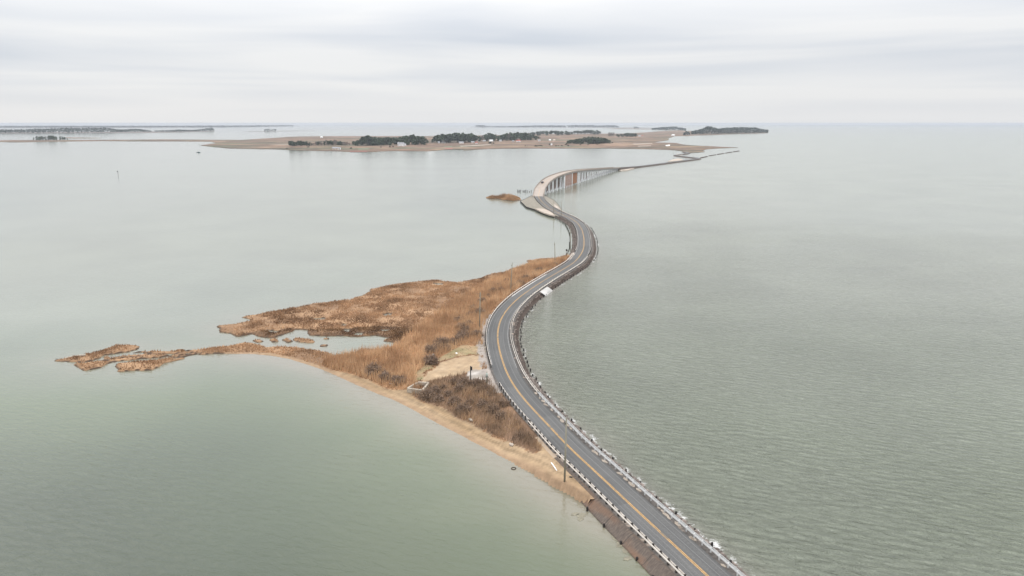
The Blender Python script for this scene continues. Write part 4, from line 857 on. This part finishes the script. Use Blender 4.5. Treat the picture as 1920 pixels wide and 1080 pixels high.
# channel marker, boat
b = P(221.4, 327.6); h = z_at(320.7, b[1]); e = empty('channel_marker', b); tag(e, 'channel marker post with a small dark board in open water', 'marker')
MB().tube((0, 0, -1), (0, 0, h), .16, .14, 8).build('post', M['post'], e); MB().box((-.1, -.2, h - .45), (1.5, .08, .95)).build('board', M['black'], e)
b = P(374, 273); e = empty('channel_marker', b); tag(e, 'dark marker post off the far marsh point near the boat', 'marker')
MB().tube((0, 0, -1), (0, 0, 3.6), .2, .18, 8).build('post', M['post'], e); MB().box((0, -.25, 3.3), (1.6, .1, 1.6)).build('board', M['black'], e)
b = P(372, 286.2); e = empty('boat', b, .1); tag(e, 'small dark teal boat on calm water off the marsh point', 'boat')
def bring(w, z0, z1): return [(-w * .5, z0), (w * .5, z0), (w, z1), (w * .9, z1 + .02), (-w * .9, z1 + .02), (-w, z1)]
loft([(-4.2, bring(1.1, -.3, .8)), (-1, bring(1.3, -.35, .85)), (2.2, bring(1.1, -.3, 1.0)), (4.0, bring(.25, .1, 1.3))], M['hull'], 'hull', e)
cb = MB().box((.6, 0, 1.5), (2.2, 1.5, 1.3), taper=.85).build('cabin', M['hull'], e); MB().box((.6, 0, 2.2), (2.5, 1.7, .1)).build('roof', M['white'], cb)
MB().tube((-3.6, 0, .8), (-3.6, 0, 2.2), .06, .05, 6).build('mast', M['galv'], e)

# ------------------------------------------------------------------ far island and shores
ISLAND = [(0,266.2),(31,267),(90,265.6),(191,264.4),(253,265),(337,265),(394,265.6),(407,268.2),(392,270.6),(377,272.6),(390,274.5),(405,276),(433,278.3),(470,279),(506,279.6),(527,280.2),(560,281.8),(583,282.4),(633,283.4),(656,284.8),(687,285),(729,283),(765,283),(802,283.4),(837,280.6),(866,280.6),(871,282),(880,281.4),(917,278.8),(987,278.3),(1060,278.2),(1133,278.3),(1180,279),(1217,279.7),(1250,280.8),(1267,282),(1281,284),(1287,287.2),(1300,286.6),(1320,285),(1317,282.5),(1324,280),(1350,278.2),(1383,277),(1360,276),(1327,274.2),(1300,273),(1278,271),(1267,268.4),(1245,267.6),(1224,267.4),(1240,265),(1255,262.6),(1252,260.2),(1265,255.4),(1292,254.8),(1340,253),(1375,251.7),(1420,250.3),(1440,249.6),(1425,247.8),(1380,246.8),(1320,246.2),(1284,245.4),(1250,245.2),(1238,246),(1208,248.4),(1170,250.6),(1127,250.8),(1060,251.2),(1000,252),(940,253.4),(870,254.6),(800,255.4),(667,255.4),(600,255.6),(562,256),(540,256.8),(519,258.4),(500,259.6),(478,261),(453,262.6),(388,262.2),(309,261.6),(240,262.2),(190,262.4),(150,262.6),(126,262.6),(65,262.8),(28,262.8),(0,263.4),(-120,264),(-120,266.5)]
slab_land('island_ground', ISLAND, .7, M['islesand'], 2.5, sub=5, seed=4)
slab_land('island_ground', [(120,258.6),(126,257.8),(160,258.2),(191,258.9),(160,259.4),(130,259.4)], .6, M['islesand'], 2, seed=5)
slab_land('far_shore', [(-200,250.6),(60,250.2),(180,249.6),(290,249.2),(402,246.4),(402,245.6),(260,247),(100,247.4),(-200,247.6)], 1.0, M['farland'], 4, seed=6)
slab_land('far_shore', [(-200,240.2),(150,239.7),(330,239.2),(470,238.2),(560,236.8),(560,236.3),(330,237.4),(-200,238)], 1.0, M['farland'], 6, seed=7)
slab_land('far_shore', [(1130,241.6),(1222,242.8),(1280,245.2),(1284,244.4),(1235,242),(1160,240.6)], 1.0, M['islesand'], 4, seed=8)
slab_land('far_shore', [(882,238.5),(1000,238.8),(1170,239.6),(1240,241),(1240,240.2),(1170,238.6),(1000,237.9),(890,237.9)], 1.0, M['farland'], 6, seed=9)
slab_land('far_shore', [(455,247.5),(540,246),(590,245.4),(540,245.4),(470,246.6)], .6, M['farland'], 4, seed=10)
M['redmarsh'] = mat('reddish marsh strip', (0.23, 0.10, 0.075), .95, .2, .02); M['field'] = mat('dull green field', (0.125, 0.14, 0.085), .95, .2, .02)
for k_, (px, m_) in enumerate((([(655,283.2),(688,283.2),(689,284.6),(657,284.6)], 'redmarsh'), ([(671,278.2),(690,277.6),(694,280),(672,280.6)], 'field'), ([(832,274.5),(848,274.2),(848,276),(833,276.2)], 'field'), ([(834,277.2),(848,277),(849,279.6),(836,279.8)], 'redmarsh'), ([(862,273.6),(890,272.3),(920,270.6),(921,271.4),(890,273.4),(864,274.6)], 'sandpad'), ([(1185,269.5),(1222,268.6),(1224,269.4),(1190,270.6)], 'sandpad'), ([(1195,273.6),(1220,272.8),(1221,273.6),(1197,274.5)], 'sandpad'))): flat_patch('field', px, .73 + k_ * .004, M[m_], kind='structure', thick=.025)
for px, z_, m_ in (([(1247,272.4),(1256,271.2),(1256,273.2),(1250,273.8)], .74, M['white']), ([(500,270.5),(530,269.8),(560,270.4),(540,271.4)], .74, M['pad'])):
    flat_patch('sand', px, z_, m_, kind='structure', thick=.05)

def cloud_quads(c, size, col, flat=.0, seed=0):
    r = np.random.default_rng(seed); n = len(c); u = r.normal(0, 1, (n, 3)); u /= np.linalg.norm(u, axis=1)[:, None]; v = np.cross(u, r.normal(0, 1, (n, 3))); v /= np.linalg.norm(v, axis=1)[:, None]
    s = size * r.uniform(.6, 1.4, (n, 1)); u = u * s; v = v * s * r.uniform(.5, 1, (n, 1))
    V = np.stack([c - u - v, c + u - v * .6, c + u * .7 + v, c - u * .8 + v * .8], 1).reshape(-1, 3)
    return V, np.arange(4 * n).reshape(-1, 4), np.repeat(col, 4, 0)
def crown_mesh(seed, kind):
    r = np.random.default_rng(seed); C_ = []; nl = 9 if kind != 'bare' else 8; z0 = {'pine': .34, 'low': .06, 'bare': .3}[kind]; R = {'pine': .22, 'low': .28, 'bare': .22}[kind]
    for k in range(nl):
        zc_ = z0 + (1 - z0) * (k + .5) / nl * .93; rad = R * (1.0 - .55 * abs((k + .5) / nl - .42) * 1.6); a = r.uniform(0, 6.28)
        cx_, cy_ = math.cos(a) * rad * .55, math.sin(a) * rad * .55; m = int(44 if kind != 'bare' else 40); q = r.normal(0, 1, (m, 3)); q /= np.linalg.norm(q, axis=1)[:, None]; q *= r.uniform(.3, 1, (m, 1)) ** .5
        C_.append(np.array([cx_, cy_, zc_]) + q * np.array([rad * .75, rad * .75, (1 - z0) / nl * .95]))
    C_ = np.concatenate(C_); n = len(C_)
    tone = r.uniform(.6, 1.5, (n, 1)) * (0.8 + .5 * (vnoise(C_[:, 0] * 10, C_[:, 2] * 10, 1.0, seed)[:, None]))
    base = {'pine': (0.060, 0.078, 0.050), 'low': (0.062, 0.086, 0.048), 'bare': (0.17, 0.15, 0.13)}[kind]
    if kind == 'bare':
        d = r.normal(0, 1, (n, 3)); d[:, 2] = np.abs(d[:, 2]) + .3; d /= np.linalg.norm(d, axis=1)[:, None]; s = np.cross(d, r.normal(0, 1, (n, 3))); s /= np.linalg.norm(s, axis=1)[:, None]
        V = np.stack([C_ - d * .08 - s * .013, C_ - d * .08 + s * .013, C_ + d * .08], 1).reshape(-1, 3); return mk_mesh('crown', V, np.arange(3 * n).reshape(-1, 3), M['needle'], cols=np.repeat(np.array(base) * tone, 3, 0))
    V, F_, cl = cloud_quads(C_, .052, np.array(base) * tone, seed=seed); return mk_mesh('crown', V, F_, M['needle'], cols=cl)
def trunk_mesh(seed, kind):
    r = random.Random(seed); b = MB(); t = {'pine': .92, 'low': .6, 'bare': .9}[kind]; b.tube((0, 0, -.02), (.01, 0, t * .5), .016, .012, 6).tube((.01, 0, t * .5), (0, .01, t), .012, .004, 6)
    for k in range(7):
        z = (.4 + .07 * k) * t + .05; a = r.uniform(0, 6.28); b.tube((0, 0, z), (.12 * math.cos(a), .12 * math.sin(a), z + .05), .005, .002, 4)
    return b.mesh('trunk', M['bark'])
TREES = {k: [(crown_mesh(10 * i + j, k), trunk_mesh(i + j, k)) for j in range(4)] for i, k in enumerate(('pine', 'low', 'bare'))}
def tree(p, h, w, kind, lbl, grp):
    e = empty({'pine': 'pine_tree', 'low': 'evergreen_tree', 'bare': 'bare_tree'}[kind], p, random.uniform(0, 6.28)); e.scale = (h * w, h * w, h); tag(e, lbl, 'tree', grp)
    cm, tm = random.choice(TREES[kind]); link('crown', cm, e); link('trunk', tm, e)
def grove(prof, n, kinds, lbl, grp, depth=60, w=1.0, front=.85):
    """prof: (x, base row, top row) along the grove"""
    xs = [p[0] for p in prof]
    for i in range(n):
        x = xs[0] + (xs[-1] - xs[0]) * (i + random.uniform(0, 1)) / n; by = np.interp(x, xs, [p[1] for p in prof]); ty = np.interp(x, xs, [p[2] for p in prof])
        p = P(x, by, .7); f = random.random(); d = depth * f; k = (p[1] + d) / p[1]; p = np.array([p[0] * k, p[1] * k, .7])
        h = (z_at(ty, p[1]) - .7) * random.uniform(.95, 1.15) * (front + (1 - front) * f); kd = random.choices([a for a, _ in kinds], [b for _, b in kinds])[0]
        tree(p, max(h, 3), w * random.uniform(.85, 1.2), kd, lbl[kd], grp)
def L_(where): return {'pine': 'dark bare-trunked pine ' + where, 'low': 'dark bushy evergreen ' + where, 'bare': 'leafless grey tree ' + where}
grove([(542,277.4,264.5),(566,276.6,264.3),(583,275.8,267)], 15, [('pine', 1)], L_('in the small open grove at the marsh end of the far island'), 'pines of the open marsh-end grove', 40, 1.3)
grove([(584,275.5,268),(600,275,263.5),(630,275,262.5),(645,275,265),(657,274.5,267)], 24, [('pine', 2), ('bare', 2)], L_('in the thin grove behind the shore cabin'), 'thin grove behind the shore cabin', 40, 1.3)
grove([(660,273.5,266),(672,273.5,262),(690,273.5,253),(696,273.5,257),(722,273,257.5),(745,272,257),(762,272,254),(778,272.5,253.5),(795,272.5,256),(803,271,263)], 62, [('low', 5), ('pine', 3), ('bare', .7)], L_('in the wood around the white farmhouse'), 'wood around the white farmhouse', 90, 1.35)
grove([(811,268.5,260),(817,268.5,254),(835,268.5,251),(860,268.3,250),(885,267.5,250.5),(896,267,254)], 46, [('pine', 3), ('low', 2)], L_('in the tall dense wood at the middle of the far island'), 'tall dense wood at mid island', 110, 1.35)
grove([(897,265.5,256),(912,265.2,251),(930,264.6,250.5),(936,264.6,255),(948,264.4,250.5),(965,264,249),(985,263.5,248.5),(1000,262.5,252),(1013,262,257)], 44, [('pine', 2), ('low', 2), ('bare', .6)], L_('in the broken wood behind the row of small houses'), 'wood behind the row of houses', 100, 1.45)
grove([(988,256,250),(1010,254.6,245.4),(1045,253.6,245.2),(1075,253.2,246.2),(1100,252.8,243.6),(1120,252.6,244.2),(1128,252.4,248)], 34, [('pine', 3), ('low', 1)], L_('in the long wood along the back shore of the island'), 'long back-shore wood', 160, 2.1)
grove([(1062,269.8,265),(1070,270,262),(1085,270.2,259.5),(1100,270.2,257.2),(1120,270,256.6),(1135,269.6,259),(1145,269.2,264)], 40, [('low', 4), ('pine', 1)], L_('in the rounded dark grove standing alone on the marsh'), 'rounded grove alone on the marsh', 60, 1.5)
grove([(1140,257,247.5),(1150,256.8,247)], 4, [('bare', 1)], L_('between the two evergreen clumps on the right of the island'), 'bare trees between the clumps', 30, 1.3)
grove([(1156,257,251.5),(1168,256.8,251),(1174,256.6,249.4),(1190,256.4,249.2),(1195,256.2,252)], 13, [('low', 3), ('pine', 1)], L_('in the small clump at the open marsh end of the island'), 'small clump on the open marsh', 40, 1.8)
grove([(62,263,258),(70,263,255.2),(95,262.8,254.2),(118,262.8,255.6),(128,262.6,259)], 15, [('low', 1)], L_('on the lone tree hummock at the far left marsh'), 'lone hummock of trees', 50, 1.2)
def bush_mesh(seed):
    r = np.random.default_rng(seed); q = r.normal(0, 1, (130, 3)); q /= np.linalg.norm(q, axis=1)[:, None]; q *= r.uniform(.5, 1, (130, 1)); q[:, 2] = np.abs(q[:, 2]) * 1.1
    V, F_, cl = cloud_quads(q, .2, np.array((0.03, 0.042, 0.025)) * r.uniform(.6, 1.5, (130, 1)), seed=seed); return mk_mesh('bush', V, F_, M['needle'], cols=cl)
BU = [bush_mesh(k) for k in range(3)]
for x, y, r in [(985,274.2,2.2),(989,274.2,1.6),(1003,274,2),(1005.5,274.6,3.4),(1009,274,2.6),(1013,273.8,3),(1016,274,2.6),(1031,271.6,3.6),(1042.5,274,2.6),(1047,273.8,2.2),(1053.5,273.8,2.6),(1061,271.6,3),(1065,273.4,3.2),(1088,272.2,2.4),(1102.5,271.8,2),(1120,271,2.4),(714,276.4,2.4),(731,276,2.6),(737,275.5,2.2),(658,278.8,3.2),(578,276.4,2.6),(919,269,5),(925,269.2,3),(1148,268.4,3),(538,279.4,2)]:
    o = link('bush', random.choice(BU), None, P(x, y, .6), random.uniform(0, 6)); o.scale = (r, r, r * .9); tag(o, 'dark low bush dotted on the open island marsh', 'bush', 'bushes dotted on the island marsh')

# houses
def house(px, py, Lm, Wm, Hm, lbl, wallm=M['white'], roofm=M['roof'], rz=0.0, gable=False, name='house', chimney=False):
    e = empty(name, P(px, py, .7), rz); tag(e, lbl, 'house' if name == 'house' else name.replace('_', ' '))
    def block(cx, cy, l, w, h, nm_w='wall'):
        b = MB(); rh = w * .38
        V = [(cx - l / 2, cy - w / 2, 0), (cx + l / 2, cy - w / 2, 0), (cx + l / 2, cy + w / 2, 0), (cx - l / 2, cy + w / 2, 0), (cx - l / 2, cy - w / 2, h), (cx + l / 2, cy - w / 2, h), (cx + l / 2, cy + w / 2, h), (cx - l / 2, cy + w / 2, h), (cx - l / 2, cy, h + rh), (cx + l / 2, cy, h + rh)]
        b.add(V, [(0, 1, 5, 4), (1, 2, 6, 9, 5), (2, 3, 7, 6), (3, 0, 4, 8, 7)]); b.build(nm_w, wallm, e)
        ov = .4; R = MB()
        for s in (-1, 1):
            y0 = cy + s * (w / 2 + ov); z0 = h - ov * .76 + .1
            R.add([(cx - l / 2 - ov, y0, z0), (cx + l / 2 + ov, y0, z0), (cx + l / 2 + ov, cy, h + rh + .1), (cx - l / 2 - ov, cy, h + rh + .1), (cx - l / 2 - ov, y0, z0 + .2), (cx + l / 2 + ov, y0, z0 + .2), (cx + l / 2 + ov, cy, h + rh + .3), (cx - l / 2 - ov, cy, h + rh + .3)], [(0, 1, 2, 3), (4, 5, 6, 7), (0, 1, 5, 4), (1, 2, 6, 5), (0, 3, 7, 4)])
        rf = R.build('roof', roofm, e)
        if chimney: MB().box((cx + l * .25, cy, h + rh + .6), (.9, .9, 1.8)).build('chimney', M['bark'], rf)
        nw = max(2, int(l / 4))
        for st in range(1 if h < 5 else 2):
            for i in range(nw):
                x = cx - l / 2 + (i + .5) * l / nw
                if st == 0 and i == nw // 2: MB().box((x, cy - w / 2 - .02, 1.05), (1.1, .08, 2.1)).build('door', M['bark'], e)
                else: MB().box((x, cy - w / 2 - .02, 1.7 + 2.9 * st), (1.1, .08, 1.4)).build('window', M['glass'], e)
    block(0, 0, Lm, Wm, Hm)
    if gable: block(-Lm * .38, -Wm * .35, Lm * .22, Wm * 1.2, Hm * 1.05); block(Lm * .62, .5, Lm * .34, Wm * .75, Hm * .7)
house(752, 273.8, 17, 9, 6.2, 'large white farmhouse in front of the wood on the far island', gable=True, chimney=True)
house(628.5, 280.6, 12, 7, 3.4, 'white cabin nearest the water below the thin grove', M['wallbeige'])
house(636, 280.4, 7, 6, 3.2, 'small white shed beside the cabin nearest the water', name='shed')
house(823, 268.6, 6, 6, 3, 'small pale shed at the foot of the tall dense wood', name='shed')
house(831.5, 268.2, 13, 8, 3.6, 'white house with bluish roof against the tall dense wood', chimney=True)
house(865, 268.8, 14, 7, 3.0, 'long low white house at the wood edge', M['white'])
house(886.5, 268.6, 10, 7, 3.2, 'grey pale house beyond the long low one', M['wallbeige'])
house(893.5, 269.4, 7, 6, 3.0, 'small white house with a dark red roof', M['white'], M['redroof'])
house(908, 266.2, 10, 7, 3.0, 'pinkish beige house in the row', M['wallbeige'])
house(921, 265.4, 12, 7, 3.4, 'white roofed house above the round bushes', M['white'], M['white'])
house(938.5, 265, 8, 6, 3.2, 'small white house beneath the broken wood', M['white'])
house(962, 266.4, 7, 6, 2.8, 'tiny pale house left of the red roofed one', M['wallbeige'])
house(972, 266, 14, 8, 3.6, 'white house with a broad red roof in the row', M['white'], M['redroof'])
house(1011, 264.6, 8, 6, 3.0, 'low white house alone on the open field', M['white'])
house(1031, 264, 7, 6, 3.0, 'white cottage on the field beyond the bushes', M['white'], M['white'])
house(1039, 264.4, 7, 6, 3.0, 'pink beige cottage beside the white one', M['wallbeige'], M['wallbeige'])
house(1034, 272.4, 4, 4, 2.4, 'tiny white shed next to a round bush', M['white'], M['white'], name='shed')
house(1199, 255.8, 9, 7, 3.0, 'pale cottage right of the small clump on the open marsh', M['white'])
house(1204, 255.8, 8, 7, 3.0, 'orange roofed cottage at the open marsh end', M['wallbeige'], M['redroof'])
house(603, 258.4, 9, 7, 3.0, 'lone white hut on the far side of the marsh', M['white'], M['white'], name='hut')
house(1059, 249.6, 14, 10, 7, 'pale blue-grey building in front of the back-shore wood', M['white'], M['roof'])
house(1262, 254.6, 26, 8, 4, 'long white boathouse on the far right shore', M['white'], M['white'], rz=.9)
house(1388, 249.4, 12, 8, 3.5, 'white house at the foot of the far right wood', M['white'])

# far woods (one mass each)
def woods(name, prof, n, depth, size, col, lbl, seed, gap=0.0):
    r = np.random.default_rng(seed); xs = [p[0] for p in prof]; x = r.uniform(xs[0], xs[-1], n); by = np.interp(x, xs, [p[1] for p in prof]); ty = np.interp(x, xs, [p[2] for p in prof])
    Yb = np.array([P(a, b)[1] for a, b in zip(x, by)]); Yd = Yb + depth * r.random(n); tp = np.array([z_at(a, b) for a, b in zip(ty, Yd)]); xw = (x - 960) / FPX * np.sqrt(Yd ** 2 + 0) * np.array([1 / (CP - (b - 540) / FPX * SP) for b in by])
    bumpy = .72 + .5 * vnoise(xw, Yd * .2, size * 4.5, seed, 2); z = np.maximum(tp * bumpy, 1) * r.uniform(0, 1, n) ** .6
    k = vnoise(xw, Yd * 0, size * 9, seed + 3, 2) > gap; c = np.stack([xw, Yd, z], 1)[k]
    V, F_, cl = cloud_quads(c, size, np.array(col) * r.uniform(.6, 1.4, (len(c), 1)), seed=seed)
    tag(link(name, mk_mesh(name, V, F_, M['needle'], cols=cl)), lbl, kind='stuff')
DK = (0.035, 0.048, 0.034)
woods('far_woods', [(-150,250,244),(0,249.8,243.6),(60,249.6,242.6),(110,249.4,240.6),(150,249.2,240.2),(200,248.8,240),(222,248.2,243.2),(240,248,242.6),(260,247.6,241.8),(276,247.4,244.2),(285,247,246)], 5200, 260, 3.6, DK, 'dark far-off wood on the first shore across the left bay', 301)
woods('far_woods', [(290,247.6,245),(318,247.4,244.6),(335,247.2,243),(352,246.8,244.2),(372,246.4,243.4),(388,246.2,240.8),(396,246,239.6),(402,246,243)], 1300, 200, 3.4, DK, 'thinner far-off wood tapering out towards the open bay', 302, .35)
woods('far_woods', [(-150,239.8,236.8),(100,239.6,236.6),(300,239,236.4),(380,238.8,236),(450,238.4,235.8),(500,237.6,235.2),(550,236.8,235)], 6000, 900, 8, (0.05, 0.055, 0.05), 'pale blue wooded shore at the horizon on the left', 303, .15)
woods('far_woods', [(496,246.6,242.4),(504,246.4,241.6),(510,246.4,243),(518,246.2,241.8)], 160, 60, 2.6, DK, 'tiny clump of far trees alone in the left bay', 304, .3)
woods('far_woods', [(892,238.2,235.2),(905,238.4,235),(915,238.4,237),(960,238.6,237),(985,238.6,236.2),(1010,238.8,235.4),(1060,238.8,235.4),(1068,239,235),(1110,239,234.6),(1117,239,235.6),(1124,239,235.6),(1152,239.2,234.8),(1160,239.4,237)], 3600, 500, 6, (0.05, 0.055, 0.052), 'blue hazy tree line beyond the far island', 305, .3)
woods('far_woods', [(1222,243.6,240.6),(1245,244,238.6),(1262,244.2,237.4),(1275,244.4,238.8),(1286,245,241.6)], 1500, 220, 3.6, DK, 'dark wood on the low far point behind the island', 306)
woods('far_woods', [(1281,254,249.5),(1287,254.2,245.8),(1293,254,249.5)], 260, 60, 2.4, DK, 'small dark wood corner by the far right shore', 307)
woods('far_woods', [(1296,252,246.5),(1310,252,244),(1320,252,239.5),(1330,251.8,237.2),(1338,251.6,239.4),(1346,251.4,241.6),(1365,251,239.6),(1390,250.6,239),(1410,250.2,239.2),(1420,249.8,241),(1432,249.4,243.2),(1440,249.2,244)], 5200, 260, 2.9, DK, 'dark far-off wood covering the far right point', 308, .12)
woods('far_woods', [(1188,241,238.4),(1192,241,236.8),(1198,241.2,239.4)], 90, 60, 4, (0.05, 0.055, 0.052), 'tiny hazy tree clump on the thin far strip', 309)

# ------------------------------------------------------------------ haze
hm = bpy.data.materials.new('haze'); hm.use_nodes = True; t = hm.node_tree; t.nodes.clear(); o = N(t, 'ShaderNodeOutputMaterial'); v = N(t, 'ShaderNodeVolumePrincipled')
v.inputs['Color'].default_value = (0.69, 0.73, 0.785, 1); v.inputs['Density'].default_value = 6.2e-5; v.inputs['Anisotropy'].default_value = 0.0
t.links.new(v.outputs[0], o.inputs['Volume'])
hz = MB().box((0, 0, 32.0), (49600, 49600, 67.0)).build('haze', hm); tag(hz, kind='stuff')
